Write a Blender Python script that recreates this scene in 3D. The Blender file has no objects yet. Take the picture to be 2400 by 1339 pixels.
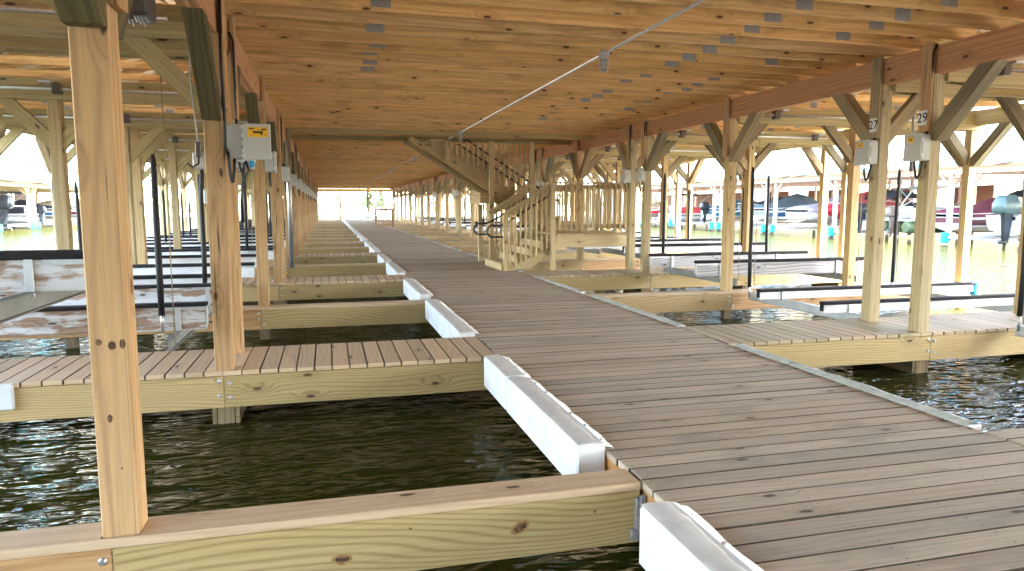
import bpy, math, random
from mathutils import Matrix, Vector
random.seed(7)
PI = math.pi
S = bpy.context.scene
C = S.collection
# ------------------------------------------------------------ camera
cd = bpy.data.cameras.new('camera')
cd.sensor_width = 36.0
cd.lens = 36.0 * 1650 / 2400
cd.clip_start = 0.05
cd.clip_end = 3000
cam = bpy.data.objects.new('camera', cd)
C.objects.link(cam)
cam.location = (0, 0, 1.335)
cam.rotation_euler = (math.radians(90 - 6.483), 0, math.radians(-14.639))
S.camera = cam
# ------------------------------------------------------------ light
SUN_EL = math.radians(46)
SUN_DIR = Vector((0.55 * math.cos(SUN_EL), -0.835 * math.cos(SUN_EL), math.sin(SUN_EL)))   # towards the sun
w = bpy.data.worlds.new('World')
S.world = w
w.use_nodes = True
nt = w.node_tree
bg = nt.nodes['Background']
sky = nt.nodes.new('ShaderNodeTexSky')
sky.sky_type = 'NISHITA'
sky.sun_disc = False
sky.sun_elevation = SUN_EL
sky.sun_rotation = math.atan2(SUN_DIR.x, SUN_DIR.y)
sky.air_density = 1.0
sky.dust_density = 1.0
sky.ozone_density = 1.0
tint = nt.nodes.new('ShaderNodeMix'); tint.data_type = 'RGBA'; tint.blend_type = 'MULTIPLY'; tint.inputs[0].default_value = 1.0
tint.inputs[7].default_value = (1.12, 1.0, 0.87, 1)
nt.links.new(sky.outputs[0], tint.inputs[6])
nt.links.new(tint.outputs[2], bg.inputs[0])
bg.inputs[1].default_value = 0.15
sd = bpy.data.lights.new('sun', 'SUN')
sd.energy = 2.3
sd.angle = math.radians(0.5)
sd.color = (1.0, 0.95, 0.88)
so = bpy.data.objects.new('sun', sd)
C.objects.link(so)
so.rotation_euler = (-SUN_DIR).to_track_quat('-Z', 'Y').to_euler()
S.view_settings.view_transform = 'Standard'
S.view_settings.look = 'None'
S.view_settings.exposure = 4.8
S.view_settings.gamma = 1.0
S.cycles.max_bounces = 10
S.cycles.diffuse_bounces = 6
S.cycles.glossy_bounces = 4
S.cycles.sample_clamp_indirect = 8

# ------------------------------------------------------------ helpers
def new_mat(name, rough=0.6, col=(0.5, 0.5, 0.5), metal=0.0, noise=0.0, nscale=8.0, bump=0.0):
    m = bpy.data.materials.new(name)
    m.use_nodes = True
    n = m.node_tree.nodes
    l = m.node_tree.links
    b = n['Principled BSDF']
    b.inputs['Roughness'].default_value = rough
    b.inputs['Metallic'].default_value = metal
    b.inputs['Base Color'].default_value = (*col, 1)
    if noise or bump:
        tc = n.new('ShaderNodeTexCoord')
        nz = n.new('ShaderNodeTexNoise')
        nz.inputs['Scale'].default_value = nscale
        nz.inputs['Detail'].default_value = 6
        l.new(tc.outputs['Object'], nz.inputs['Vector'])
        if noise:
            r = n.new('ShaderNodeMapRange')
            r.inputs['From Min'].default_value = 0.3
            r.inputs['From Max'].default_value = 0.7
            r.inputs['To Min'].default_value = 1 - noise
            r.inputs['To Max'].default_value = 1 + noise * 0.5
            l.new(nz.outputs['Fac'], r.inputs['Value'])
            mx = n.new('ShaderNodeVectorMath')
            mx.operation = 'SCALE'
            mx.inputs[0].default_value = col
            l.new(r.outputs['Result'], mx.inputs['Scale'])
            l.new(mx.outputs[0], b.inputs['Base Color'])
        if bump:
            bp = n.new('ShaderNodeBump')
            bp.inputs['Strength'].default_value = bump
            bp.inputs['Distance'].default_value = 0.01
            l.new(nz.outputs['Fac'], bp.inputs['Height'])
            l.new(bp.outputs[0], b.inputs['Normal'])
    return m

def wood(name, light, dark, knot=(0.06, 0.03, 0.015), rings=20.0, ringamt=0.45, streak=0.5,
         knots=0.45, tintamt=0.22, tint2=None, rough=0.65, stain=0.0, staincol=(0.1, 0.09, 0.07),
         fibre=0.35, bump=0.25, check=0.0, peel=None):
    """board timber: u runs along the board, v across it (metres), tint is one number per board"""
    m = bpy.data.materials.new(name)
    m.use_nodes = True
    N = m.node_tree.nodes
    L = m.node_tree.links
    b = N['Principled BSDF']
    b.inputs['Roughness'].default_value = rough
    b.inputs['Specular IOR Level'].default_value = 0.3
    def math_(op, a, c=None, d=None, clamp=False):
        x = N.new('ShaderNodeMath')
        x.operation = op
        x.use_clamp = clamp
        for i, val in enumerate((a, c, d)):
            if val is None: continue
            if isinstance(val, (int, float)): x.inputs[i].default_value = val
            else: L.new(val, x.inputs[i])
        return x.outputs[0]
    def comb(x, y, z):
        k = N.new('ShaderNodeCombineXYZ')
        for i, val in enumerate((x, y, z)):
            if isinstance(val, (int, float)): k.inputs[i].default_value = val
            else: L.new(val, k.inputs[i])
        return k.outputs[0]
    def noise(vec, scale=1.0, detail=3, rough=0.5):
        k = N.new('ShaderNodeTexNoise')
        k.inputs['Scale'].default_value = scale
        k.inputs['Detail'].default_value = detail
        k.inputs['Roughness'].default_value = rough
        L.new(vec, k.inputs['Vector'])
        return k.outputs['Fac']
    def smooth(val, a, c, lo=0.0, hi=1.0):
        k = N.new('ShaderNodeMapRange')
        k.interpolation_type = 'SMOOTHSTEP'
        k.inputs['From Min'].default_value = a
        k.inputs['From Max'].default_value = c
        k.inputs['To Min'].default_value = lo
        k.inputs['To Max'].default_value = hi
        L.new(val, k.inputs['Value'])
        return k.outputs['Result']
    def mix(f, a, c, mode='MIX'):
        k = N.new('ShaderNodeMix')
        k.data_type = 'RGBA'
        k.blend_type = mode
        if isinstance(f, (int, float)): k.inputs[0].default_value = f
        else: L.new(f, k.inputs[0])
        for i, val in ((6, a), (7, c)):
            if isinstance(val, tuple): k.inputs[i].default_value = (*val, 1)
            else: L.new(val, k.inputs[i])
        return k.outputs[2]
    uv = N.new('ShaderNodeUVMap')
    sp = N.new('ShaderNodeSeparateXYZ')
    L.new(uv.outputs[0], sp.inputs[0])
    u, v = sp.outputs[0], sp.outputs[1]
    at = N.new('ShaderNodeAttribute')
    at.attribute_name = 'tint'
    t = at.outputs['Fac']
    off = math_('MULTIPLY', t, 83.0)
    # knots
    vo = N.new('ShaderNodeTexVoronoi')
    vo.voronoi_dimensions = '2D'
    vo.inputs['Scale'].default_value = 1.0
    L.new(comb(math_('MULTIPLY_ADD', u, 2.0, off), math_('MULTIPLY_ADD', v, 5.2, math_('MULTIPLY', off, 0.37)), 0.0), vo.inputs['Vector'])
    vs = N.new('ShaderNodeSeparateXYZ')
    L.new(vo.outputs['Color'], vs.inputs[0])
    has = math_('LESS_THAN', vs.outputs[0], knots)
    wob = noise(comb(math_('MULTIPLY', u, 30.0), math_('MULTIPLY', v, 60.0), off), 1.0, 2)
    d = math_('MULTIPLY_ADD', wob, 0.05, vo.outputs['Distance'])
    kmask = math_('MULTIPLY', smooth(d, 0.075, 0.115, 1.0, 0.0), has)
    khalo = math_('MULTIPLY', smooth(d, 0.10, 0.42, 1.0, 0.0), has)
    # grain
    slow = noise(comb(math_('MULTIPLY_ADD', u, 0.42, off), math_('MULTIPLY', v, 2.6), off), 1.0, 1.5)
    f = math_('MULTIPLY', v, rings)
    f = math_('MULTIPLY_ADD', slow, rings * 0.42, f)
    f = math_('MULTIPLY_ADD', khalo, 1.6, f)
    ring = math_('MULTIPLY_ADD', math_('SINE', math_('MULTIPLY', f, 2 * PI)), 0.5, 0.5)
    ring = math_('POWER', ring, 2.8)
    st = noise(comb(math_('MULTIPLY_ADD', u, 1.3, off), math_('MULTIPLY', v, 55.0), off), 1.0, 5, 0.65)
    fib = noise(comb(math_('MULTIPLY_ADD', u, 9.0, off), math_('MULTIPLY', v, 320.0), off), 1.0, 2, 0.6)
    a = math_('MULTIPLY', ring, ringamt)
    a = math_('MULTIPLY_ADD', smooth(st, 0.35, 0.75), streak, a)
    a = math_('MULTIPLY_ADD', smooth(fib, 0.4, 0.8), fibre, a, clamp=True)
    col = mix(a, light, dark)
    if tint2:
        tt = N.new('ShaderNodeMath'); tt.operation = 'FRACT'
        L.new(math_('MULTIPLY', t, 7.31), tt.inputs[0])
        col = mix(math_('MULTIPLY', tt.outputs[0], 0.9), col, mix(a, tint2, tuple(0.62 * q for q in tint2)))
    # per-board brightness
    br = math_('MULTIPLY_ADD', t, tintamt * 2, 1 - tintamt)
    k = N.new('ShaderNodeVectorMath'); k.operation = 'SCALE'
    L.new(col, k.inputs[0]); L.new(br, k.inputs['Scale'])
    col = k.outputs[0]
    if stain:
        sn = noise(comb(math_('MULTIPLY_ADD', u, 1.6, off), math_('MULTIPLY', v, 4.0), off), 1.0, 4, 0.6)
        col = mix(math_('MULTIPLY', smooth(sn, 0.5, 0.72), stain), col, staincol)
    if check:
        cn = noise(comb(math_('MULTIPLY_ADD', u, 0.35, off), math_('MULTIPLY', v, 26.0), off), 1.0, 1)
        cr = smooth(math_('ABSOLUTE', math_('SUBTRACT', cn, 0.5)), 0.0, 0.012, 1.0, 0.0)
        gate = smooth(noise(comb(math_('MULTIPLY_ADD', u, 0.9, off), math_('MULTIPLY', v, 9.0), off), 1.0, 1), 0.5, 0.58)
        cr = math_('MULTIPLY', math_('MULTIPLY', cr, gate), check)
        col = mix(cr, col, (0.05, 0.03, 0.015))
    if peel:
        pn = noise(comb(math_('MULTIPLY_ADD', u, 2.2, off), math_('MULTIPLY', v, 9.0), off), 1.0, 6, 0.62)
        col = mix(smooth(pn, 0.44, 0.54), peel, col)
    col = mix(math_('MULTIPLY', khalo, 0.25), col, tuple(0.55 * q for q in dark))
    col = mix(math_('MULTIPLY', kmask, 0.9), col, knot)
    L.new(col, b.inputs['Base Color'])
    bp = N.new('ShaderNodeBump')
    bp.inputs['Strength'].default_value = bump
    bp.inputs['Distance'].default_value = 0.003
    L.new(math_('MULTIPLY_ADD', st, -1.0, math_('MULTIPLY', a, -0.6)), bp.inputs['Height'])
    L.new(bp.outputs[0], b.inputs['Normal'])
    return m

M = {}
M['post'] = wood('pine_post', (0.62, 0.37, 0.175), (0.40, 0.205, 0.08), rings=16, ringamt=0.5, knots=0.28,
                 tint2=(0.58, 0.36, 0.18), check=0.9, tintamt=0.12)
M['post_green'] = wood('treated_post', (0.60, 0.43, 0.22), (0.40, 0.26, 0.115), rings=16, ringamt=0.45, knots=0.25,
                       tint2=(0.52, 0.42, 0.24), check=0.6, tintamt=0.12)
M['fascia'] = wood('treated_fascia', (0.47, 0.365, 0.165), (0.29, 0.19, 0.07), rings=34, ringamt=0.7, knots=0.34, streak=0.35,
                   tint2=(0.50, 0.345, 0.165), tintamt=0.1)
M['girder'] = wood('treated_girder', (0.46, 0.37, 0.185), (0.31, 0.225, 0.10), rings=18, ringamt=0.35, knots=0.2, tintamt=0.15)
M['brace'] = wood('brace_wood', (0.42, 0.31, 0.17), (0.26, 0.17, 0.085), rings=18, ringamt=0.5, knots=0.25,
                  tint2=(0.22, 0.19, 0.11), stain=0.35, tintamt=0.2)
M['brace_dark'] = wood('dark_brace', (0.15, 0.12, 0.055), (0.075, 0.055, 0.025), rings=18, ringamt=0.6, knots=0.2, tintamt=0.1)  # darker timber for the knee braces of the left walkway posts
M['beam'] = wood('red_beam', (0.66, 0.34, 0.16), (0.44, 0.20, 0.085), rings=22, ringamt=0.5, knots=0.2, tintamt=0.12)
M['joist'] = wood('joist_pine', (0.82, 0.50, 0.205), (0.60, 0.325, 0.105), knot=(0.09, 0.03, 0.012), rings=15, ringamt=0.42, knots=0.42,
                  tint2=(0.80, 0.52, 0.24), stain=0.38, staincol=(0.16, 0.08, 0.03), tintamt=0.12)
M['ply'] = wood('roof_boards', (0.62, 0.40, 0.19), (0.46, 0.27, 0.11), rings=8, ringamt=0.3, knots=0.3, tintamt=0.12)
M['deck'] = wood('weathered_deck', (0.57, 0.445, 0.325), (0.38, 0.285, 0.20), knot=(0.05, 0.04, 0.035), rings=24, ringamt=0.3,
                 streak=0.6, knots=0.16, tint2=(0.50, 0.42, 0.335), stain=0.5, staincol=(0.23, 0.20, 0.17), tintamt=0.13, rough=0.75, bump=0.5)
M['deck_edge'] = new_mat('dirty_board_edge', 0.95, (0.10, 0.072, 0.052), noise=0.3, nscale=20)  # edge dirt plus gap shade put into the colour; nail heads share it
M['plank_gap_edge'] = new_mat('dirt_and_shade_plank', 0.95, (0.13, 0.085, 0.05), noise=0.3, nscale=20)  # dirt and the shade of the plank gaps, both put into the colour
M['plank'] = wood('new_plank', (0.66, 0.475, 0.31), (0.50, 0.33, 0.19), rings=20, ringamt=0.35, knots=0.3,
                  tint2=(0.62, 0.48, 0.33), tintamt=0.12)
M['plank_end'] = wood('plank_greyed', (0.54, 0.41, 0.27), (0.38, 0.27, 0.17), rings=20, ringamt=0.35, knots=0.3,
                      tint2=(0.42, 0.36, 0.2), tintamt=0.12)
M['rim'] = wood('rim_joist', (0.58, 0.30, 0.11), (0.40, 0.18, 0.06), rings=20, ringamt=0.4, knots=0.2, tintamt=0.1)
M['stair'] = wood('stair_pine', (0.60, 0.46, 0.25), (0.44, 0.31, 0.15), rings=20, ringamt=0.4, knots=0.25,
                  tint2=(0.60, 0.48, 0.29), tintamt=0.15)
M['oldboard'] = wood('painted_old_board', (0.40, 0.27, 0.19), (0.22, 0.14, 0.10), rings=26, ringamt=0.6, knots=0.3,
                     peel=(0.60, 0.60, 0.62), tintamt=0.08)
M['greyboard'] = wood('silvered_board', (0.52, 0.50, 0.50), (0.25, 0.23, 0.23), rings=22, ringamt=0.8, knots=0.4, tintamt=0.08)
M['gatewood'] = wood('brown_gate_wood', (0.42, 0.25, 0.15), (0.28, 0.15, 0.08), knots=0.2)
M['pile'] = wood('wet_pile', (0.24, 0.18, 0.10), (0.14, 0.09, 0.05), stain=0.6, staincol=(0.03, 0.03, 0.02), knots=0.2)
M['white'] = new_mat('white_float_skin', 0.5, (0.76, 0.76, 0.78), noise=0.14, nscale=4, bump=0.6)
M['flap'] = new_mat('white_vinyl_flap', 0.5, (0.76, 0.74, 0.72), noise=0.12, nscale=9, bump=0.6)
M['flapr'] = new_mat('greyed_vinyl_strip', 0.55, (0.42, 0.41, 0.38), noise=0.25, nscale=14, bump=0.6)
M['boxgrey'] = new_mat('box_plastic', 0.45, (0.50, 0.49, 0.46), noise=0.05, nscale=5)
M['lightgrey'] = new_mat('pale_plastic', 0.45, (0.62, 0.63, 0.64))
M['yellow'] = new_mat('sticker_yellow', 0.5, (0.85, 0.45, 0.02))
M['ink'] = new_mat('sticker_ink', 0.5, (0.03, 0.02, 0.015))
M['black'] = new_mat('black_rubber', 0.6, (0.012, 0.012, 0.014))
M['carpet'] = new_mat('black_carpet', 0.95, (0.016, 0.013, 0.016), noise=0.4, nscale=60, bump=0.4)
M['cable'] = new_mat('cable_sheath', 0.4, (0.012, 0.013, 0.018))
M['alu'] = new_mat('aluminium', 0.42, (0.56, 0.58, 0.60), metal=0.55, noise=0.12, nscale=6)
M['alud'] = new_mat('dull_aluminium', 0.75, (0.26, 0.26, 0.25), metal=0.1, noise=0.15, nscale=5)
M['steel'] = new_mat('galvanised_steel', 0.35, (0.62, 0.62, 0.62), metal=0.8, noise=0.15, nscale=20)
M['plate'] = new_mat('nail_plate', 0.6, (0.34, 0.32, 0.30), metal=0.2, noise=0.25, nscale=60)
M['conduit'] = new_mat('conduit_pvc', 0.5, (0.46, 0.46, 0.46))
M['motor'] = new_mat('motor_housing', 0.4, (0.10, 0.082, 0.075), metal=0.3, noise=0.15, nscale=12)
M['blue'] = new_mat('blue_cap', 0.5, (0.01, 0.30, 0.52))
M['cyan'] = new_mat('cyan_cap', 0.5, (0.02, 0.46, 0.58))
M['label'] = new_mat('number_plate', 0.5, (0.75, 0.75, 0.73))
M['caulk'] = new_mat('grey_sealant', 0.45, (0.22, 0.22, 0.24), noise=0.35, nscale=35, bump=1.0)
M['lime'] = new_mat('green_tag', 0.5, (0.35, 0.75, 0.25))
M['rope'] = new_mat('lift_cable', 0.5, (0.36, 0.28, 0.14), metal=0.2)
M['glass'] = new_mat('lamp_glass', 0.08, (0.8, 0.8, 0.8))
M['glass'].node_tree.nodes['Principled BSDF'].inputs['Transmission Weight'].default_value = 0.85

class MB:
    def __init__(s):
        s.v, s.f, s.uv, s.t, s.mi, s.sm = [], [], [], [], [], []
    def face(s, pts, uvs=None, tint=0.5, mi=0, smooth=False):
        b = len(s.v)
        s.v += [tuple(p) for p in pts]
        s.f.append(tuple(range(b, b + len(pts))))
        s.uv.append(uvs if uvs else [(0, 0)] * len(pts))
        s.t.append(tint); s.mi.append(mi); s.sm.append(smooth)
    def box(s, c, d, rot=None, ch=0.004, tint=None, long=None, mi=0, edge=None, ax_edge=1):
        """chamfered box; c centre, d full sizes, rot 3x3"""
        if tint is None: tint = random.random()
        h = [q / 2 for q in d]
        ch = min(ch, min(h) * 0.45)
        if long is None: long = max(range(3), key=lambda i: d[i])
        c = Vector(c)
        def P(p):
            q = Vector(p)
            return c + (rot @ q if rot else q)
        def addf(loc, ax):
            others = [i for i in range(3) if i != long]
            if ax == long: ui, vi = others
            else:
                ui = long
                vi = [i for i in range(3) if i != long and i != ax][0]
            uvs = [(p[ui] * (1 if ax != long else 0.3), p[vi] + (0.9 if ax == others[0] else 0.37 * ax) + (loc[0][ax] * 2 if ax != long else 0)) for p in loc]
            n = (Vector(loc[1]) - Vector(loc[0])).cross(Vector(loc[2]) - Vector(loc[1]))
            m_ = Vector((0, 0, 0))
            for p in loc: m_ += Vector(p)
            if n.dot(m_) < 0:
                loc = loc[::-1]; uvs = uvs[::-1]
            s.face([P(p) for p in loc], uvs, tint, edge if (edge is not None and abs(n[ax_edge]) > 0.3 * n.length) else mi)
        def V3(ax, a, i, bb, j, cc):
            p = [0, 0, 0]; p[ax] = a; p[i] = bb; p[j] = cc
            return tuple(p)
        for ax in range(3):
            i, j = (ax + 1) % 3, (ax + 2) % 3
            for sg in (-1, 1):
                addf([V3(ax, sg * h[ax], i, a * (h[i] - ch), j, bq * (h[j] - ch)) for a, bq in ((-1, -1), (1, -1), (1, 1), (-1, 1))], ax)
        if ch > 0:
            for ax in range(3):      # edges running along ax
                i, j = (ax + 1) % 3, (ax + 2) % 3
                for a in (-1, 1):
                    for bq in (-1, 1):
                        pts = [V3(ax, -(h[ax] - ch), i, a * h[i], j, bq * (h[j] - ch)), V3(ax, (h[ax] - ch), i, a * h[i], j, bq * (h[j] - ch)),
                               V3(ax, (h[ax] - ch), i, a * (h[i] - ch), j, bq * h[j]), V3(ax, -(h[ax] - ch), i, a * (h[i] - ch), j, bq * h[j])]
                        addf(pts, i)
            for a in (-1, 1):
                for bq in (-1, 1):
                    for e in (-1, 1):
                        addf([(a * h[0], bq * (h[1] - ch), e * (h[2] - ch)), (a * (h[0] - ch), bq * h[1], e * (h[2] - ch)),
                              (a * (h[0] - ch), bq * (h[1] - ch), e * h[2])], 0)
        return s
    def bar(s, p0, p1, w_, h_, ch=0.004, tint=None, mi=0, up=(0, 0, 1)):
        p0, p1 = Vector(p0), Vector(p1)
        x = (p1 - p0); ln = x.length; x.normalize()
        z = Vector(up)
        if abs(z.dot(x)) > 0.98: z = Vector((0, 1, 0))
        y = z.cross(x).normalized(); z = x.cross(y)
        R = Matrix((x, y, z)).transposed()
        return s.box((p0 + p1) / 2, (ln, w_, h_), R, ch, tint, 0, mi)
    def prism(s, poly, frame, d0, d1, tint=None, mi=0, long=(1, 0)):
        """poly 2D points, frame(a, b, d) -> 3D point; extruded from d0 to d1"""
        if tint is None: tint = random.random()
        lx, ly = long
        ln = math.hypot(lx, ly); lx /= ln; ly /= ln
        U = lambda p: (p[0] * lx + p[1] * ly, -p[0] * ly + p[1] * lx)
        area = sum(poly[i][0] * poly[(i + 1) % len(poly)][1] - poly[(i + 1) % len(poly)][0] * poly[i][1] for i in range(len(poly)))
        cen = Vector((0, 0, 0))
        allp = [Vector(frame(a, b, d)) for a, b in poly for d in (d0, d1)]
        for q in allp: cen += q
        cen /= len(allp)
        def out(pts, uvs):
            pts = [Vector(p) for p in pts]
            n = (pts[1] - pts[0]).cross(pts[2] - pts[1])
            m_ = sum(pts, Vector((0, 0, 0))) / len(pts) - cen
            if n.dot(m_) < 0: pts = pts[::-1]; uvs = uvs[::-1]
            s.face(pts, uvs, tint, mi)
        for d, o in ((d0, 0.0), (d1, 0.7)):
            out([frame(a, b, d) for a, b in poly], [(U(p)[0], U(p)[1] + o) for p in poly])
        for i in range(len(poly)):
            p, q = poly[i], poly[(i + 1) % len(poly)]
            up, uq = U(p), U(q)
            out([frame(*p, d0), frame(*q, d0), frame(*q, d1), frame(*p, d1)],
                [(up[0], d0 + up[1]), (uq[0], d0 + uq[1]), (uq[0], d1 + uq[1]), (up[0], d1 + up[1])])
        return s
    def tube(s, path, r, seg=8, mi=0, caps=True, tint=0.5):
        path = [Vector(p) for p in path]
        rs = r if isinstance(r, (list, tuple)) else [r] * len(path)
        rings = []
        prev = None
        for i, p in enumerate(path):
            if i == 0: d = path[1] - path[0]
            elif i == len(path) - 1: d = path[-1] - path[-2]
            else: d = (path[i + 1] - path[i]).normalized() + (path[i] - path[i - 1]).normalized()
            d.normalize()
            if prev is None:
                a = Vector((0, 0, 1)) if abs(d.z) < 0.9 else Vector((1, 0, 0))
                x = a.cross(d).normalized()
            else:
                x = (prev - d * prev.dot(d)).normalized()
            prev = x
            y = d.cross(x)
            rings.append([p + (x * math.cos(2 * PI * k / seg) + y * math.sin(2 * PI * k / seg)) * rs[i] for k in range(seg)])
        for i in range(len(rings) - 1):
            for k in range(seg):
                k2 = (k + 1) % seg
                s.face([rings[i][k], rings[i][k2], rings[i + 1][k2], rings[i + 1][k]],
                       [(0, k / seg), (0, k2 / seg), (1, k2 / seg), (1, k / seg)], tint, mi, True)
        if caps:
            s.face(rings[0][::-1], None, tint, mi)
            s.face(rings[-1], None, tint, mi)
        return s
    def loft(s, secs, mi=0, close=False, caps=True, smooth=True):
        for i in range(len(secs) - 1):
            n = len(secs[i])
            for k in range(n if close else n - 1):
                k2 = (k + 1) % n
                s.face([secs[i][k], secs[i][k2], secs[i + 1][k2], secs[i + 1][k]], None, 0.5, mi, smooth)
        if caps:
            s.face(list(secs[0])[::-1], None, 0.5, mi); s.face(list(secs[-1]), None, 0.5, mi)
        return s
    def blob(s, c, r, e=2.6, nu=14, nv=9, mi=0, rot=None, top=1.0):
        """superellipsoid"""
        sp = lambda a, p: math.copysign(abs(a) ** p, a)
        q = 2 / e
        rows = []
        for j in range(nv + 1):
            ph = -PI / 2 + PI * j / nv
            row = []
            for i in range(nu):
                th = 2 * PI * i / nu
                p = Vector((r[0] * sp(math.cos(ph), q) * sp(math.cos(th), q), r[1] * sp(math.cos(ph), q) * sp(math.sin(th), q), r[2] * sp(math.sin(ph), q)))
                if p.z > 0: p.x *= 1 - (1 - top) * p.z / r[2]; p.y *= 1 - (1 - top) * p.z / r[2]
                row.append(Vector(c) + (rot @ p if rot else p))
            rows.append(row)
        for j in range(nv):
            for i in range(nu):
                i2 = (i + 1) % nu
                s.face([rows[j][i], rows[j][i2], rows[j + 1][i2], rows[j + 1][i]], None, 0.5, mi, True)
        return s
    def build(s, name, mats, parent=None, weld=False, loc=None):
        me = bpy.data.meshes.new(name)
        me.from_pydata(s.v, [], s.f)
        uvl = me.uv_layers.new(name='UVMap')
        flat = [c_ for u_ in s.uv for p in u_ for c_ in p]
        uvl.data.foreach_set('uv', flat)
        at = me.attributes.new('tint', 'FLOAT', 'FACE')
        at.data.foreach_set('value', s.t)
        if not isinstance(mats, (list, tuple)): mats = [mats]
        for m in mats: me.materials.append(M[m] if isinstance(m, str) else m)
        me.polygons.foreach_set('material_index', s.mi)
        me.polygons.foreach_set('use_smooth', s.sm)
        if any(s.sm) or weld:
            import bmesh
            bm = bmesh.new(); bm.from_mesh(me)
            bmesh.ops.remove_doubles(bm, verts=bm.verts, dist=0.0004)
            bm.to_mesh(me); bm.free()
        me.update()
        o = bpy.data.objects.new(name, me)
        C.objects.link(o)
        if parent: o.parent = parent
        if loc: o.location = loc
        return o

def tag(o, label=None, cat=None, group=None, kind=None):
    if label: o['label'] = label
    if cat: o['category'] = cat
    if group: o['group'] = group
    if kind: o['kind'] = kind
    return o
def thing(name, label, cat, loc=(0, 0, 0), rz=0, group=None):
    o = bpy.data.objects.new(name, None)
    o.empty_display_size = 0.1
    C.objects.link(o)
    o.location = loc
    o.rotation_euler = (0, 0, rz)
    return tag(o, label, cat, group)
KIDS = {}
def kids(o): return [c for c in bpy.data.objects if c.parent == o]
def dup(o, loc, rz=None, label=None, group=None, scale=None, keep=None):
    """copy of a thing with its parts and their sub-parts"""
    tree = KIDS.get(o.name)
    if tree is None:
        tree = [(c, kids(c)) for c in kids(o)]
        KIDS[o.name] = tree
    n = o.copy(); C.objects.link(n); n.location = loc
    if rz is not None: n.rotation_euler = (0, 0, rz)
    if scale is not None: n.scale = scale
    if label: n['label'] = label
    if group: n['group'] = group
    for ch, gs in tree:
        if keep and not keep(ch): continue
        a = ch.copy(); C.objects.link(a); a.parent = n
        for g in gs:
            d = g.copy(); C.objects.link(d); d.parent = a
    return n
def nth(n):
    return '%d%s' % (n, 'th' if 10 <= n % 100 <= 20 else {1: 'st', 2: 'nd', 3: 'rd'}.get(n % 10, 'th'))
ORD = ['first', 'second', 'third', 'fourth', 'fifth', 'sixth', 'seventh', 'eighth', 'ninth', 'tenth', 'eleventh', 'twelfth']
def text_mesh(body, size, depth, font_bold=0.0):
    cu = bpy.data.curves.new('writing', 'FONT')
    cu.body = body; cu.size = size; cu.extrude = depth; cu.offset = font_bold
    cu.align_x = 'CENTER'; cu.align_y = 'CENTER'
    o = bpy.data.objects.new('writing', cu)
    C.objects.link(o)
    bpy.context.view_layer.update()
    me = bpy.data.meshes.new_from_object(o)
    bpy.data.objects.remove(o)
    return me
def text_obj(name, body, size, mat, parent, loc, rot, bold=0.0, depth=0.001):
    me = text_mesh(body, size, depth, bold)
    me.materials.clear(); me.materials.append(M[mat])
    o = bpy.data.objects.new(name, me)
    C.objects.link(o); o.parent = parent; o.location = loc; o.rotation_euler = rot
    return o

# ------------------------------------------------------------ layout numbers
DX0, DX1 = 1.45, 3.73          # walkway edges
P = 6.75                        # bay length
NB = 10
WZ = -0.45                      # water level
PW = 0.14
LX, RX = -0.92, 6.03            # inner (walkway side low x) of the inner post columns
def colx(side, c):              # post centre
    base = [-0.85, -3.16, -5.42] if side < 0 else [6.10, 8.38, 10.72]
    return base[c]
plain_y = [3.02 + P * k for k in range(0, NB + 1)]
finger_y = [6.02 + P * k for k in range(0, NB)]
YEND = 3.02 + P * NB            # 70.5
FW = 0.94                       # finger width
# ------------------------------------------------------------ water, shore
def make_water():
    m = bpy.data.materials.new('lake_water'); m.use_nodes = True
    n = m.node_tree.nodes; l = m.node_tree.links
    n.remove(n['Principled BSDF'])
    out_ = n['Material Output']
    df = n.new('ShaderNodeBsdfDiffuse'); df.inputs['Color'].default_value = (0.028, 0.030, 0.005, 1)
    gl = n.new('ShaderNodeBsdfGlossy'); gl.inputs['Roughness'].default_value = 0.04
    fr = n.new('ShaderNodeFresnel'); fr.inputs['IOR'].default_value = 1.36
    mn = n.new('ShaderNodeMath'); mn.operation = 'MINIMUM'; mn.inputs[1].default_value = 0.26   # wave-averaged reflectance stays low near the horizon
    l.new(fr.outputs[0], mn.inputs[0])
    mx = n.new('ShaderNodeMixShader')
    l.new(mn.outputs[0], mx.inputs[0]); l.new(df.outputs[0], mx.inputs[1]); l.new(gl.outputs[0], mx.inputs[2])
    l.new(mx.outputs[0], out_.inputs['Surface'])
    tc = n.new('ShaderNodeTexCoord')
    mp = n.new('ShaderNodeMapping'); mp.inputs['Scale'].default_value = (0.9, 2.4, 1); mp.inputs['Rotation'].default_value = (0, 0, math.radians(14))
    l.new(tc.outputs['Object'], mp.inputs['Vector'])
    a = n.new('ShaderNodeTexNoise'); a.inputs['Scale'].default_value = 4.6; a.inputs['Detail'].default_value = 1.5; a.inputs['Roughness'].default_value = 0.45; a.inputs['Distortion'].default_value = 0.6
    c = n.new('ShaderNodeTexNoise'); c.inputs['Scale'].default_value = 1.6; c.inputs['Detail'].default_value = 1.5
    l.new(mp.outputs[0], a.inputs['Vector']); l.new(mp.outputs[0], c.inputs['Vector'])
    b1 = n.new('ShaderNodeBump'); b1.inputs['Distance'].default_value = 0.20; b1.inputs['Strength'].default_value = 1.0
    b2 = n.new('ShaderNodeBump'); b2.inputs['Distance'].default_value = 0.10; b2.inputs['Strength'].default_value = 1.0
    l.new(c.outputs['Fac'], b1.inputs['Height']); l.new(b1.outputs[0], b2.inputs['Normal'])
    l.new(a.outputs['Fac'], b2.inputs['Height'])
    l.new(b2.outputs[0], gl.inputs['Normal']); l.new(b2.outputs[0], fr.inputs['Normal'])
    return m
M['water'] = make_water()
mb = MB(); mb.face([(-600, -300, WZ), (600, -300, WZ), (600, 900, WZ), (-600, 900, WZ)])
tag(mb.build('water', 'water'), kind='structure')
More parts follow.
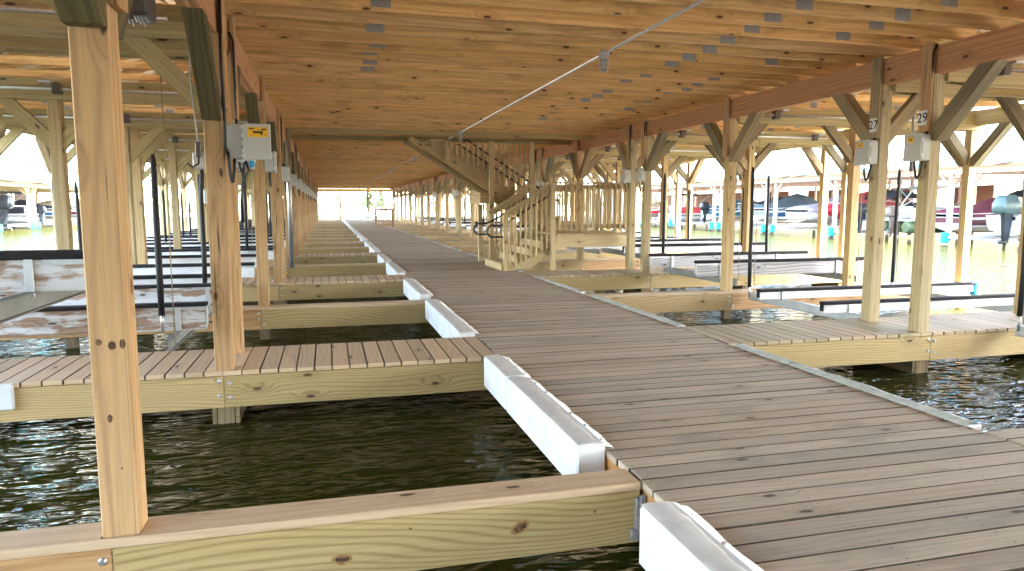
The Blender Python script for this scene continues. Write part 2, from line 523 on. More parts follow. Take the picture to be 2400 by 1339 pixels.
M['path'] = new_mat('bounce_ground_grey', 0.9, (0.13, 0.12, 0.10), noise=0.25, nscale=0.4)  # tone of the added ground behind the camera
M['sand'] = new_mat('pale_shore', 0.9, (0.42, 0.38, 0.30), noise=0.25, nscale=0.4)
mb = MB()
pts = []
for i in range(61):
    x = -300 + 10 * i
    y0 = 118 + 5 * math.sin(i * 0.7) + 3 * math.sin(i * 1.9)
    pts.append([(x, y0, WZ - 0.2), (x, y0 + 3, WZ + 0.35), (x, y0 + 40, 0.9), (x, 700, 5)])
mb.loft(pts, caps=False)
tag(mb.build('shore_ground', 'sand'), kind='structure')

mb = MB(); mb.face([(-60, -120, 0.0), (60, -120, 0.0), (60, -16.5, -0.06), (-60, -16.5, -0.06)]); mb.face([(-60, -16.5, -0.06), (60, -16.5, -0.06), (60, -15.8, WZ - 0.3), (-60, -15.8, WZ - 0.3)])  # unseen ground added behind the camera for the light it bounces
tag(mb.build('bounce_ground', 'path'), kind='structure')
M['hill_blocker'] = new_mat('light_blocking_slope', 0.95, (0.055, 0.065, 0.03), noise=0.6, nscale=0.25, bump=1.0)  # dark green for the added hills that block light
mb = MB(); secs = []
rb_ = random.Random(3)
for i in range(49):
    x = -144 + 6 * i
    h_ = 4 + 2 * math.sin(i * 0.9) + rb_.uniform(-1.5, 1.5)
    y0_ = -19 - abs(x) * 0.05
    secs.append([(x, y0_ + 2, -0.6), (x, y0_ + rb_.uniform(-1, 1), 3.5), (x + rb_.uniform(-1, 1), y0_ - 3, h_ * 0.75), (x, y0_ - 9, h_), (x, y0_ - 60, h_ + 4)])
mb.loft(secs, caps=False)
tag(mb.build('light_blocking_hills', 'hill_blocker'), kind='structure')  # unseen hills added behind the camera to keep sky light off post fronts

# ------------------------------------------------------------ main walkway
mb = MB()
y = -16.4
while y < 118:
    wd = 0.1365
    jx = random.uniform(-0.012, 0.012)
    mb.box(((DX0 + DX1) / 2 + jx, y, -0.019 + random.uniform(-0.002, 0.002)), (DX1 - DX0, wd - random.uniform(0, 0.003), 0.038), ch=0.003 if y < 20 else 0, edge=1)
    if 1 < y < 14:
        for nx_ in (DX0 + 0.04, 2.1, 2.62, 3.1, DX1 - 0.04):
            for ny_ in (-0.042, 0.040):
                qx, qy, q = nx_ + random.uniform(-.008, .008), y + ny_ + random.uniform(-.006, .006), 0.0038
                mb.face([(qx - q, qy - q, 0.0022), (qx + q, qy - q, 0.0022), (qx + q, qy + q, 0.0022), (qx - q, qy + q, 0.0022)], None, 0.5, 1)
    y += 0.1425
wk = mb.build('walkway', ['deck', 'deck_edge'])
tag(wk, kind='structure')
mb = MB()
for x in (DX0 + 0.03, DX1 - 0.03, 2.1, 3.1):
    for k in range(-5, 32):
        mb.box((x, k * 3.66 + 1.8, -0.165), (0.045, 3.65, 0.24), ch=0.004, long=1)
fr = mb.build('walkway_framing', 'rim'); tag(fr, kind='structure')

# ------------------------------------------------------------ dock beams and finger docks
def sx(side, a, b):      # x range from walkway side outward, returns lo, hi
    return (min(a, b), max(a, b))
def bolts(parent, pts, nrm=(0, -1, 0), r=0.012):
    for p in pts:
        b = MB()
        p = Vector(p); n_ = Vector(nrm)
        b.tube([p, p + n_ * 0.004, p + n_ * 0.0041, p + n_ * 0.014], [r * 1.5, r * 1.5, r, r], 8)
        b.build('bolt', 'steel', parent)
def plain_beam(side, k):
    y0 = 0
    xi = DX0 - 0.015 if side < 0 else DX1 + 0.015
    xo = -5.75 if side < 0 else 11.05
    xj = -0.88 if side < 0 else 6.13
    sidew = 'left' if side < 0 else 'right'
    root = thing('dock_beam', '', 'dock beam', (0, 0, 0), group='single beams across the slips, %s side' % sidew)
    capc = MB()
    # cap board with a notch for each post (pieces butt between posts)
    xs = sorted([xi, xo]); px = sorted(colx(side, c) for c in range(3))
    cuts = [xs[0]] + [q for p_ in px for q in (p_ - 0.074, p_ + 0.074)] + [xs[1]]
    tn = random.random()
    capc.box(((xs[0] + xs[1]) / 2, 0.02 - 0.012, -0.02), (xs[1] - xs[0], 0.016, 0.04), ch=0.003, tint=tn)
    capc.box(((xs[0] + xs[1]) / 2, 0.176, -0.02), (xs[1] - xs[0], 0.028, 0.04), ch=0.003, tint=tn)
    for i in range(0, len(cuts), 2):
        capc.box(((cuts[i] + cuts[i + 1]) / 2, 0.089, -0.0205), (cuts[i + 1] - cuts[i], 0.146, 0.04), ch=0.0, tint=tn)
    capc.build('cap_board', 'plank', root)
    for n_, (a, b) in enumerate(((xi, xj), (xj, xo))):
        a2, b2 = min(a, b) + 0.0015, max(a, b) - 0.0015
        f = MB(); f.box(((a2 + b2) / 2, 0.022, -0.173), (b2 - a2, 0.04, 0.262), ch=0.004)
        f.build('side_board', 'fascia' if n_ == 0 else 'post', root)
    f = MB(); f.box(((xi + xo) / 2, 0.17, -0.173), (abs(xi - xo), 0.036, 0.262), ch=0.004); f.build('back_board', 'fascia', root)
    bolts(root, [(xj - 0.035, 0.002, -0.09), (xj - 0.035, 0.002, -0.16), (xj + 0.03, 0.002, -0.24)])
    for c in range(3):
        pb = MB(); pb.box((colx(side, c), 0.10, -0.7), (0.13, 0.10, 1.0), ch=0.004, long=2); pb.build('pile', 'pile', root)
    return root
def finger(side):
    xi = DX0 - 0.012 if side < 0 else DX1 + 0.012
    xo = -5.75 if side < 0 else 11.05
    xj = -0.85 if side < 0 else 6.17
    sidew = 'left' if side < 0 else 'right'
    root = thing('finger_dock', '', 'finger dock', group='planked finger docks, %s side' % sidew)
    d = MB()
    lo, hi = min(xi, xo), max(xi, xo)
    x = hi - 0.069 if side < 0 else lo + 0.069
    while lo + 0.06 < x < hi - 0.06 or abs(x - (hi if side < 0 else lo)) < 0.08:
        blocked = any(abs(x - colx(side, c)) < 0.14 for c in range(3))
        if blocked:      # board notched round both posts
            d.box((x, FW / 2, -0.019), (0.137, FW - 0.325, 0.037), ch=0.004)
            d.box((x, -0.006, -0.019), (0.137, 0.03, 0.037), ch=0.003)
            d.box((x, FW + 0.006, -0.019), (0.137, 0.03, 0.037), ch=0.003)
            for c in range(3):
                g = x - colx(side, c)
                if abs(g) < 0.14:
                    wv = abs(g) + 0.0685 - 0.075
                    if wv > 0.01:
                        xx = x + math.copysign(0.0685 - wv / 2, g)
                        for yy in (0.08, FW - 0.08): d.box((xx, yy, -0.019), (wv, 0.14, 0.037), ch=0.003)
        else:
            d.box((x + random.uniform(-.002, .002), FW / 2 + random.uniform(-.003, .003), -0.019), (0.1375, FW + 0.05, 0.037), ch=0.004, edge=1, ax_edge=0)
        x += -0.1435 if side < 0 else 0.1435
        if x < lo + 0.06 or x > hi - 0.06: break
    d.build('decking', ['plank' if side < 0 else 'plank_end', 'plank_gap_edge'], root)
    for yy, nm in ((0.0, 'front_board'), (FW, 'back_board')):
        for n_, (a, b) in enumerate(((xi, xj), (xj, xo))):
            a2, b2 = min(a, b) + 0.0015, max(a, b) - 0.0015
            f = MB(); f.box(((a2 + b2) / 2, yy + (0.003 if yy == 0 else -0.003), -0.173), (b2 - a2, 0.04, 0.262), ch=0.004)
            f.build(nm, 'fascia', root)
    j = MB()
    for q in range(1, 3): j.box(((xi + xo) / 2, FW * q / 3, -0.14), (abs(xi - xo) - 0.1, 0.038, 0.19), ch=0)
    j.build('joists', 'fascia', root)
    bolts(root, [(xj - 0.035, -0.018, -0.08), (xj + 0.045, -0.018, -0.22), (xj - 0.035, -0.018, -0.2), (xj + 0.045, -0.018, -0.1)])
    for c in range(3):
        cx_ = colx(side, c)
        pb = MB()
        for yy in (0.09, FW - 0.09): pb.box((cx_, yy, -0.75), (0.13, 0.13, 0.9), ch=0.004, long=2)
        for o_ in (-0.088, 0.088): pb.box((cx_ + o_, FW / 2, -0.455), (0.035, FW - 0.06, 0.30), ch=0.003, long=1)
        pb.build('pile', 'pile', root)
    return root
side_word = {-1: 'left', 1: 'right'}
for side in (-1, 1):
    pb = plain_beam(side, 0)
    ff = finger(side)
    for k in range(NB):
        o = pb if k == 0 else dup(pb, (0, 0, 0))
        o.location = (0, plain_y[k], 0 if (k or side < 0) else -0.042)
        if k == 0: o['label'] = 'nearest single timber beam across the water on the %s' % side_word[side] + (', green knotty board under its pale cap' if side < 0 else '')
        else: o['label'] = 'single timber beam across the slips, %s on the %s counted from the camera' % (ORD[k], side_word[side])
    for k in range(NB):
        o = ff if k == 0 else dup(ff, (0, 0, 0))
        o.location = (0, finger_y[k], 0)
        o['label'] = ('nearest' if k == 0 else ORD[k]) + ' narrow planked finger dock branching off to the %s' % side_word[side]
mb = MB(); mb.box((1.425, 3.002, -0.165), (0.05, 0.022, 0.20), ch=0.008); mb.box((1.40, 3.0, -0.25), (0.045, 0.02, 0.06), ch=0.008)
mb.box((1.436, 2.997, -0.11), (0.03, 0.02, 0.11), ch=0.008)
tag(mb.build('sealant_patch', 'caulk'), 'grey smear of sealant on the walkway end of the nearest left beam', 'sealant')

sdk = thing('side_dock', 'greyed planking spreading right from the walkway at the lower right corner', 'dock')
m_ = MB(); y = 1.3
while y < 3.25:
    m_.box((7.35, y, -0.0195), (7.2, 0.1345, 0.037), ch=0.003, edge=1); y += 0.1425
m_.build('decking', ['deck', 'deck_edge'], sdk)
m_ = MB(); m_.box((7.4, 3.29, -0.165), (7.2, 0.04, 0.25)); m_.build('edge_board', 'fascia', sdk)

# ------------------------------------------------------------ floats beside the walkway
def float_tub(x0, y0, y1, label, side):
    r = thing('dock_float', label, 'float', (0, 0, 0), group='white wrapped floats along the %s walkway edge' % side_word[side])
    m_ = MB()
    wdt = 0.17 if side < 0 else 0.115
    zt_ = 0 if side < 0 else -0.034
    cx_ = DX0 - wdt / 2 - 0.003 if side < 0 else DX1 + wdt / 2 + 0.003
    m_.box((cx_, (y0 + y1) / 2, -0.125 + 0.03 + zt_), (wdt, y1 - y0, 0.27), ch=0.012, long=1)
    m_.build('float_skin', 'white', r)
    m_ = MB()
    n = max(4, int((y1 - y0) / 0.11))
    secs = []
    for i in range(n + 1):
        yy = y0 + (y1 - y0) * i / n
        wv = random.uniform(-0.006, 0.010)
        ed = random.uniform(-0.010, 0.016)
        xo = DX0 - wdt + 0.004 if side < 0 else DX1 + wdt - 0.004
        s_ = 1 if side < 0 else -1
        xe = (DX0 + 0.045 + ed) if side < 0 else (DX1 - 0.02 + ed * 0.5)
        xm = (xo + xe) / 2
        secs.append([(xo, yy, 0.040 + zt_), (xo * 0.7 + xm * 0.3, yy, 0.046 + wv + zt_), (xm, yy, 0.046 - wv * 0.5 + zt_ * 0.7), (xe - s_ * 0.05, yy, 0.030 + wv * 0.6),
                     (xe - s_ * 0.048, yy, 0.022), (xe, yy, 0.009 + abs(wv) * 0.6), (xe, yy, 0.004)])
    m_.loft(secs, caps=False, smooth=True)
    m_.build('flap', 'flap' if side < 0 else 'flapr', r)
    if y0 < 7 and side < 0:
        yy = y0 + 0.12
        while yy < y1:
            m_ = MB()
            xe = DX0 + 0.015
            m_.tube([(xe, yy, 0.018), (xe, yy, 0.028)], 0.010, 8)
            yy += 0.26
            m_.build('screw', 'steel', r)
    return r
for k in range(-1, NB):
    # far bay: between finger k and plain k+1 ; near bay: between plain k and finger k
    a0 = 6.02 + P * k + FW + 0.03; a1 = 3.02 + P * (k + 1) - 0.02
    b0 = 3.02 + P * k + 0.47; b1 = 6.02 + P * k - 0.16
    for side in (-1, 1):
        sw = side_word[side]
        if k >= 0:
            L1 = b1 - b0
            lab = 'between %s single beam and %s finger dock' % (ORD[k], ORD[k])
            if side > 0 and k == 0: b0 = 3.32; L1 = b1 - b0
            float_tub(0, b0, b0 + L1 * 0.66, 'long white float %s, %s' % (lab, sw), side)
            float_tub(0, b0 + L1 * 0.66 + 0.045, b1, 'short white float %s, %s' % (lab, sw), side)
        lab = 'past the %s finger dock' % ORD[k] if k >= 0 else 'before the first single beam'
        e = a1 - 0.30 if k < 0 else a1 - 0.08
        st0 = a0 + 0.04 if k >= 0 else 0.4
        mid = st0 + (e - st0) * 0.55
        float_tub(0, st0, mid, 'white float %s, %s, nearer of two' % (lab, sw), side)
        float_tub(0, mid + 0.02, e, 'white float %s, %s, farther of two' % (lab, sw), side)
mb = MB(); mb.box((-2.62, 5.975, -0.10), (0.58, 0.045, 0.20), ch=0.01)
tag(mb.build('dock_bumper', 'lightgrey'), 'pale grey bumper panel on the front of the nearest left finger dock', 'bumper')

# ------------------------------------------------------------ posts
BB, BT = 2.672, 2.955          # roof beam bottom and top
GB, GT = 2.60, 2.84            # girder
def ybrace(m_, x, sgn, yface, w_=0.135, tint=None, zb=2.0, zt=BB - 0.002, run=0.62):
    # lies in the y-z plane, in front of the post face
    poly = [(0.0, zb), (0.075, zb), (0.075 + run, zt), (0.075 + run - 0.20, zt), (0.0, zb + 0.135)]
    m_.prism(poly, lambda a, b, d: (x + d, yface + sgn * a, b), -w_ / 2, w_ / 2, tint, long=(run, zt - zb))
def xbrace(m_, xface, sgn, yc, zt, w_=0.085, zb=2.03, run=0.60, tint=None):
    poly = [(0.0, zb), (0.0, zb + 0.19), (run - 0.19, zt), (run, zt), (0.02, zb)]
    poly = [(0.0, zb), (0.02, zb), (run, zt), (run - 0.19, zt), (0.0, zb + 0.19)]
    m_.prism(poly, lambda a, b, d: (xface + sgn * a, yc + d, b), -w_ / 2, w_ / 2, tint, long=(run, zt - zb))
def make_post(side, c, kind, name='wooden_post'):
    """kind: front, back (of a finger pair) or single. Post centred on x=0, y=0, z from 0"""
    inner = (c == 0)
    top = BB if inner else GT
    out = side                     # outward direction in x
    root = thing(name, '', 'post')
    m_ = MB(); m_.box((0, 0, (top - 0.19) / 2), (PW, PW, top + 0.19), ch=0.006, long=2)
    m_.build('shaft', 'post' if (side < 0 and inner) else 'post_green', root)
    if inner:
        # board on the walkway face carrying the roof beam
        m_ = MB(); m_.box((-out * (PW / 2 + 0.021), 0, (2.09 + 2.98) / 2), (0.04, PW - 0.004, 2.98 - 2.09), ch=0.006, long=2)
        m_.build('hanger_board', 'post' if side < 0 else 'brace' if kind == 'back' else 'post', root)
    dirs = {'front': [-1], 'back': [1], 'single': [-1, 1]}[kind]
    if inner or c == 2:
        for sg in dirs:
            m_ = MB(); ybrace(m_, 0, sg, sg * PW / 2)
            if not inner:
                pass
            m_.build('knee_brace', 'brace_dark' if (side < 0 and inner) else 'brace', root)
    xd = [out] if inner else ([-out, out] if c == 1 else [-out])
    for sg in xd:
        m_ = MB(); xbrace(m_, sg * PW / 2, sg, 0, GB + 0.05, w_=0.09)
        m_.build('knee_brace', 'girder' if side < 0 else 'brace', root)
    if inner:
        m_ = MB()
        for sg in dirs: m_.tube([(0, sg * (PW / 2 + 0.072), 2.06), (0, sg * (PW / 2 + 0.088), 2.06)], 0.016, 8)
        m_.build('bolt', 'steel', root)
    return root
temps = {}
colname = ['inner', 'middle', 'outer']
for side in (-1, 1):
    for c in range(3):
        for kind in ('front', 'back', 'single'):
            for k in range(NB if kind != 'single' else NB):
                if kind == 'single': yy = plain_y[k] + 0.03 + PW / 2 + (0.0 if side < 0 else 0.02)
                elif kind == 'front': yy = finger_y[k] + 0.03 + PW / 2 + (0 if side < 0 else -0.01)
                else: yy = finger_y[k] + FW - 0.08 - PW / 2
                loc = (colx(side, c), yy, 0)
                key = (side, c, kind)
                if key not in temps:
                    temps[key] = o = make_post(side, c, kind); o.location = loc
                else: o = dup(temps[key], loc)
                sw = side_word[side]
                if kind == 'single': where = 'on the %s single beam' % ORD[k]
                else: where = 'at %s edge of %s finger dock' % ('near' if kind == 'front' else 'far', ORD[k])
                row = ['walkway row', 'middle row', 'outer row'][c]
                o['label'] = 'timber post %s, %s side, %s' % (where, sw, row)
                o['group'] = 'square posts of the %s row, %s side' % (colname[c], sw)
# posts behind the camera carry the roof too
for side in (-1, 1):
    for yy in (-0.66, -3.7, -7.4, -10.5, -13.6):
        o = dup(temps[(side, 0, 'single')], (colx(side, 0), yy, 0), label='square timber post behind the camera, %s side, %s one back' % (side_word[side], ORD[int(-yy / 3)]), group='square posts behind the camera')

# roof beams along the walkway, outer beams, girders
YB0 = -14.0
segs = [YB0, 0.0] + [3.1 + P * k for k in range(NB + 1)]
for side in (-1, 1):
    for c, nm in ((0, 'roof_beam'), (2, 'outer_beam')):
        first = None
        for k in range(len(segs) - 1):
            ln = segs[k + 1] - segs[k]
            m_ = MB()
            x0 = colx(side, c)
            if c == 0:
                for o_ in (-0.035, 0.012): m_.box((o_ * 1.0 * -side * -1, 0, 0), (0.044, ln - 0.004, BT - BB), ch=0.004, long=1)
            else: m_.box((0, 0, 0), (0.09, ln - 0.004, BT - 0.02 - BB), ch=0.004, long=1)
            o = m_.build(nm, 'beam' if c == 0 else 'girder')
            o.location = (x0, (segs[k] + segs[k + 1]) / 2, (BB + BT) / 2 - (0.01 if c else 0))
            where = 'nearest the camera' if k < 2 and segs[k] < 0.5 and k == 1 else ('behind the camera' if k == 0 else 'over the %s bay' % ORD[k - 2])
            if c == 0: lab = 'reddish double roof beam beside the walkway ceiling, %s side, %s' % (side_word[side], where)
            else: lab = 'greenish outer eave beam of the slip roof, %s side, %s' % (side_word[side], where)
            tag(o, lab, 'roof beam', 'long roof beams, %s side' % side_word[side])
# girders: both faces of each post row
for side in (-1, 1):
    proto = None
    ys = []
    for k in range(NB + 0):
        ys.append((plain_y[k] + 0.03 + PW / 2 + (0.0 if side < 0 else 0.02), 'over the %s single beam' % ORD[k]))
        ys.append((finger_y[k] + 0.03 + PW / 2, 'over the near edge of the %s finger dock' % ORD[k]))
        ys.append((finger_y[k] + FW - 0.08 - PW / 2, 'over the far edge of the %s finger dock' % ORD[k]))
    a = colx(side, 0) + side * (PW / 2 + 0.0); b = colx(side, 2) + side * 0.12
    for yy, where in ys:
        if proto is None:
            root = thing('slip_girder', '', 'girder', group='paired cross girders, %s side' % side_word[side])
            for sg in (-1, 1):
                m_ = MB()
                m_.box(((a + b) / 2, sg * (PW / 2 + 0.022), (GB + GT) / 2), (abs(b - a), 0.04, GT - GB), ch=0.004)
                m_.build('girder_board', 'girder', root)
            proto = root
            o = root
        else: o = dup(proto, (0, 0, 0))
        o.location = (0, yy, 0)
        o['label'] = 'paired greenish cross girder %s, %s side' % (where, side_word[side])
        o['category'] = 'girder'

# ceiling joists with nail plates
JS = 0.406
jn = 0
HOLE = (15.75, 17.05)
y = -2.3
jt = {}
jprev = None
plates = {0.53: 0.15, 4.0: 0.16, 5.05: 0.16}
njoist = 0
ja = jb = 0
while y < YEND:
    full = not (HOLE[0] < y < HOLE[1])
    spans = [(-0.98, 6.24)] if full else [(-0.98, 1.45), (5.3, 6.24)]
    for si, (x0, x1) in enumerate(spans):
        variants = 24
        key = (full, si, njoist % variants)
        if key not in jt:
            m_ = MB()
            root = thing('ceiling_joist', '', 'joist')
            if full:
                # two lengths butt at a nail plate
                xs_ = random.choice([3.2, 4.0, 2.6])
                m_.box(((x0 + x1) / 2, 0, 0.117), (x1 - x0, 0.038, 0.234), ch=0.003)
            else: m_.box(((x0 + x1) / 2, 0, 0.117), (x1 - x0, 0.038, 0.234), ch=0.003)
            m_.build('board', 'joist', root)
            if full:
                for px_, w_ in plates.items():
                    if random.random() < 0.12: continue
                    q = MB(); jx = random.uniform(-0.05, 0.05)
                    q.box((px_ + jx, -0.0205, 0.085 + random.uniform(-0.02, 0.03)), (0.17, 0.002, 0.125), ch=0.0)
                    q.build('nail_plate', 'plate', root)
            jt[key] = root; o = root
        else: o = dup(jt[key], (0, 0, 0), keep=(None if y < 9.3 else (lambda c_: c_.name.startswith('board') or c_.data.vertices[0].co.x > 2) if y < 13.5 else (lambda c_: c_.name.startswith('board'))))
        o.location = (random.uniform(-0.01, 0.01), y, BT + 0.001)
        njoist += 1
        if y < 0: o['label'] = 'orange ceiling joist behind the camera, %s of them' % nth(jb + 1); jb += 1
        else:
            ja += 1 if si == 0 else 0
            o['label'] = '%s orange ceiling joist over the walkway from the camera' % nth(ja) + (', %s half' % ('left', 'right')[si] if not full else ' with grey nail plates' if y < 14 else '')
        o['group'] = 'joists of the walkway ceiling'
    y += JS
# boards above the joists
def sheet(name, x0, x1, y0, y1, z, t, mat, label, cat):
    m_ = MB(); m_.box(((x0 + x1) / 2, (y0 + y1) / 2, z + t / 2), (x1 - x0, y1 - y0, t), ch=0, long=0)
    return m_
mb = MB()
zc = BT + 0.237
for (x0, x1, y0, y1) in ((-1.3, 6.6, -14, HOLE[0]), (-1.3, 1.4, HOLE[0], HOLE[1]), (5.3, 6.6, HOLE[0], HOLE[1]), (-1.3, 6.6, HOLE[1], YEND + 0.6)):
    yy = y0
    while yy < y1 - 0.01:
        e = min(yy + 1.2, y1)
        mb.box(((x0 + x1) / 2, (yy + e) / 2, zc + 0.012), (x1 - x0, e - yy - 0.004, 0.024), ch=0, long=0)
        yy = e
tag(mb.build('upper_deck', 'ply'), 'board floor of the upper deck lying on the ceiling joists over the walkway', 'deck')
mb = MB()
hx0, hx1 = 1.30, 5.40
for c_, d_ in (((hx0, (HOLE[0] + HOLE[1]) / 2, 4.1), (0.05, 1.5, 1.78)), ((hx1, (HOLE[0] + HOLE[1]) / 2, 4.1), (0.05, 1.5, 1.78)),
               (((hx0 + hx1) / 2, HOLE[0] - 0.10, 4.1), (4.1, 0.05, 1.78)), (((hx0 + hx1) / 2, HOLE[1] + 0.10, 4.1), (4.1, 0.05, 1.78)), (((hx0 + hx1) / 2, (HOLE[0] + HOLE[1]) / 2, 5.02), (4.3, 1.7, 0.05))):
    mb.box(c_, d_, ch=0)
tag(mb.build('stair_light_blocker', 'ply'), 'board housing over the stair opening on the upper deck', 'light blocker')  # closed box added over the opening to stop light leaking onto the ceiling
mb = MB(); mb.box((2.6, 29, 5.6), (8.6, 85, 0.08), ch=0.01)
tag(mb.build('added_shade_roof', 'ply'), 'added unseen roof slab high above the upper deck, shading the stair opening', 'roof')  # unseen slab added to keep sunlight out of the stair opening
# header beams across the ceiling
mb = MB(); mb.box((2.62, 15.62, (2.86 + BT) / 2), (6.8, 0.08, BT - 2.86 - 0.002), ch=0.004)
tag(mb.build('header_beam', 'girder'), 'greenish header beam across the ceiling at the head of the stairs', 'beam')
mb = MB(); mb.box((2.62, 17.15, (2.86 + BT) / 2), (6.8, 0.08, BT - 2.86 - 0.002), ch=0.004)
tag(mb.build('header_beam', 'girder'), 'second header beam across the ceiling, just beyond the stair opening', 'beam')
mb = MB(); mb.box((2.62, YEND + 0.1, BT - 0.155), (7.2, 0.09, 0.30), ch=0.004)
tag(mb.build('end_header', 'joist'), 'wide header across the open far end of the roof', 'beam')
# posts at the open end
for x, nm in ((1.25, 'left'), (3.85, 'right')):
    r = thing('end_post', 'slender post with brace at the open far end of the walkway roof, %s one' % nm, 'post', (x, YEND + 0.1, 0), group='posts at the open end')
    m_ = MB(); m_.box((0, 0, 1.18), (0.14, 0.14, 2.94), ch=0.004, long=2); m_.build('shaft', 'brace', r)
    m_ = MB(); xbrace(m_, (-0.07 if nm == 'left' else 0.07), (-1 if nm == 'left' else 1), 0, BT - 0.31, zb=1.85, run=0.8); m_.build('knee_brace', 'brace', r)

# ------------------------------------------------------------ slip roofs
def roof_truss(side):
    root = thing('roof_truss', '', 'roof truss', group='roof trusses over the slips, %s side' % side_word[side])
    a = colx(side, 0) + side * 0.16; b = colx(side, 2) + side * 0.55
    z0 = BT + 0.0; zt0, zt1 = 3.72, 3.20
    m_ = MB()
    m_.bar((a, 0, z0 + 0.045), (b, 0, z0 + 0.045), 0.038, 0.09, ch=0.003); m_.build('bottom_chord', 'joist', root)
    m_ = MB(); m_.bar((a, 0, zt0), (b, 0, zt1), 0.038, 0.09, ch=0.003); m_.build('top_chord', 'joist', root)
    m_ = MB(); n = 6
    for i in range(n):
        x0 = a + (b - a) * i / n; x1 = a + (b - a) * (i + 1) / n
        zt = lambda x: zt0 + (zt1 - zt0) * (x - a) / (b - a)
        if i % 2 == 0: m_.bar((x0, 0, z0 + 0.09), (x1, 0, zt(x1) - 0.045), 0.036, 0.07, ch=0.002)
        else: m_.bar((x0, 0, zt(x0) - 0.045), (x1, 0, z0 + 0.09), 0.036, 0.07, ch=0.002)
    m_.build('webs', 'plank', root)
    m_ = MB()
    for i in (0, 2, 4, 6):
        m_ = MB(); m_.box((a + (b - a) * i / 6 , -0.0205, z0 + 0.05), (0.13, 0.002, 0.08), ch=0); m_.build('nail_plate', 'plate', root)
    return root
for side in (-1, 1):
    t = roof_truss(side)
    y = -2.2; i = 0
    while y < YEND - 0.3:
        o = t if i == 0 else dup(t, (0, 0, 0))
        o.location = (0, y, 0)
        i += 1
        o['label'] = '%s pine roof truss over the %s slips counted from the near end' % (nth(i), side_word[side])
        y += 0.9
    a = colx(side, 0) + side * 0.16; b = colx(side, 2) + side * 0.6
    m_ = MB()
    yy = -14
    while yy < YEND + 0.5:
        n = 5
        for q in range(n):
            xa = a + (b - a) * q / n; xb = a + (b - a) * (q + 1) / n
            za = 3.77 + (3.25 - 3.77) * q / n; zb_ = 3.77 + (3.25 - 3.77) * (q + 1) / n
            m_.bar((xa, yy + 0.6, za + 0.012), (xb, yy + 0.6, zb_ + 0.012), 1.2, 0.02, ch=0)
        yy += 1.2
    o = m_.build('roof_deck', 'ply')
    tag(o, 'sloping board roof over the %s slips' % side_word[side], 'roof')
    m_ = MB(); m_.box((b, 28.5, 3.19), (0.03, 85, 0.2), ch=0.004, long=1)
    tag(m_.build('eave_fascia', 'girder'), 'long eave board along the outer edge of the %s slip roof' % side_word[side], 'fascia')

# ------------------------------------------------------------ staircase
st = thing('staircase', 'timber staircase with landing and baluster rails rising from the right of the walkway', 'staircase', (0, 0, 0))
def bx(name, c, d, mat='stair', rot=None, ch=0.004, long=None, parent=None):
    m_ = MB(); m_.box(c, d, rot, ch, None, long)
    return m_.build(name, mat, parent or st)
YA, YB_ = 14.0, 15.55            # lower flight near and far side
LXs, LZ = 4.60, 0.75             # landing start and height
rise, run = 0.15, 0.275
rise = LZ / 5
# lower flight
for i in range(1, 5):
    x0 = LXs - (5 - i) * run
    bx('tread', (x0 + run / 2 - 0.01, (YA + YB_) / 2, i * rise - 0.02), (run + 0.03, YB_ - YA - 0.02, 0.038), long=1)
    bx('riser', (x0 + 0.012, (YA + YB_) / 2, i * rise - rise / 2 - 0.02), (0.02, YB_ - YA - 0.1, rise - 0.04), long=1)
for yy in (YA + 0.02, YB_ - 0.02):
    m_ = MB()
    pts = [(LXs - 4 * run, 0.0)]
    for i in range(1, 5):
        x0 = LXs - (5 - i) * run
        pts += [(x0, i * rise - 0.04), (x0 + run, i * rise - 0.04)]
    pts += [(LXs, 0.40), (LXs - 0.62, 0.0)]
    # build the sawtooth as convex strips
    tn = random.random()
    for i in range(1, 5):
        x0 = LXs - (5 - i) * run
        lowz = lambda x: max(0.0, 0.40 - (LXs - x) * 0.645)
        m_.prism([(x0, lowz(x0)), (x0 + run, lowz(x0 + run)), (x0 + run, i * rise - 0.04), (x0, i * rise - 0.04)],
                 lambda a, b, d: (a, yy + d, b), -0.02, 0.02, tn, long=(run, rise))
    m_.build('stringer', 'stair', st)
bx('kick_board', (LXs - 4 * run - 0.05, (YA + YB_) / 2, 0.07), (0.04, YB_ - YA, 0.14), long=1)
# landing
bx('landing_front_board', (5.45, 13.9, LZ - 0.16), (1.76, 0.045, 0.24))
bx('landing_side_board', (6.33, 15.4, LZ - 0.16), (0.045, 3.0, 0.24), long=1)
bx('landing_back_board', (5.45, 16.95, LZ - 0.16), (1.76, 0.045, 0.24))
m_ = MB()
for i in range(12): m_.box((LXs + 0.07 + i * 0.146, 15.42, LZ - 0.019), (0.138, 3.1, 0.038), ch=0.004, long=1)
m_.build('landing_boards', 'stair', st)
NP = [('newel', 3.52, 14.0, 0.0, 1.16, 0.09), ('newel', 4.51, 13.93, 0.0, 1.79, 0.10), ('newel', 3.60, 15.62, 0.0, 2.76, 0.10),
      ('newel', 6.22, 13.95, 0.0, 1.80, 0.10), ('support_post', 3.58, 16.75, 0.0, 1.37, 0.10), ('newel', 4.55, 15.66, 0.0, 2.76, 0.10),
      ('newel', 6.25, 16.9, 0.0, 1.80, 0.10), ('support_post', 4.6, 16.9, -0.4, LZ - 0.04, 0.12), ('newel', 2.62, 15.66, 2.30, 2.76, 0.09)]
for n_, x, yy, z0, z1, w_ in NP:
    bx(n_, (x, yy, (z0 + z1) / 2), (w_, w_, z1 - z0), long=2)
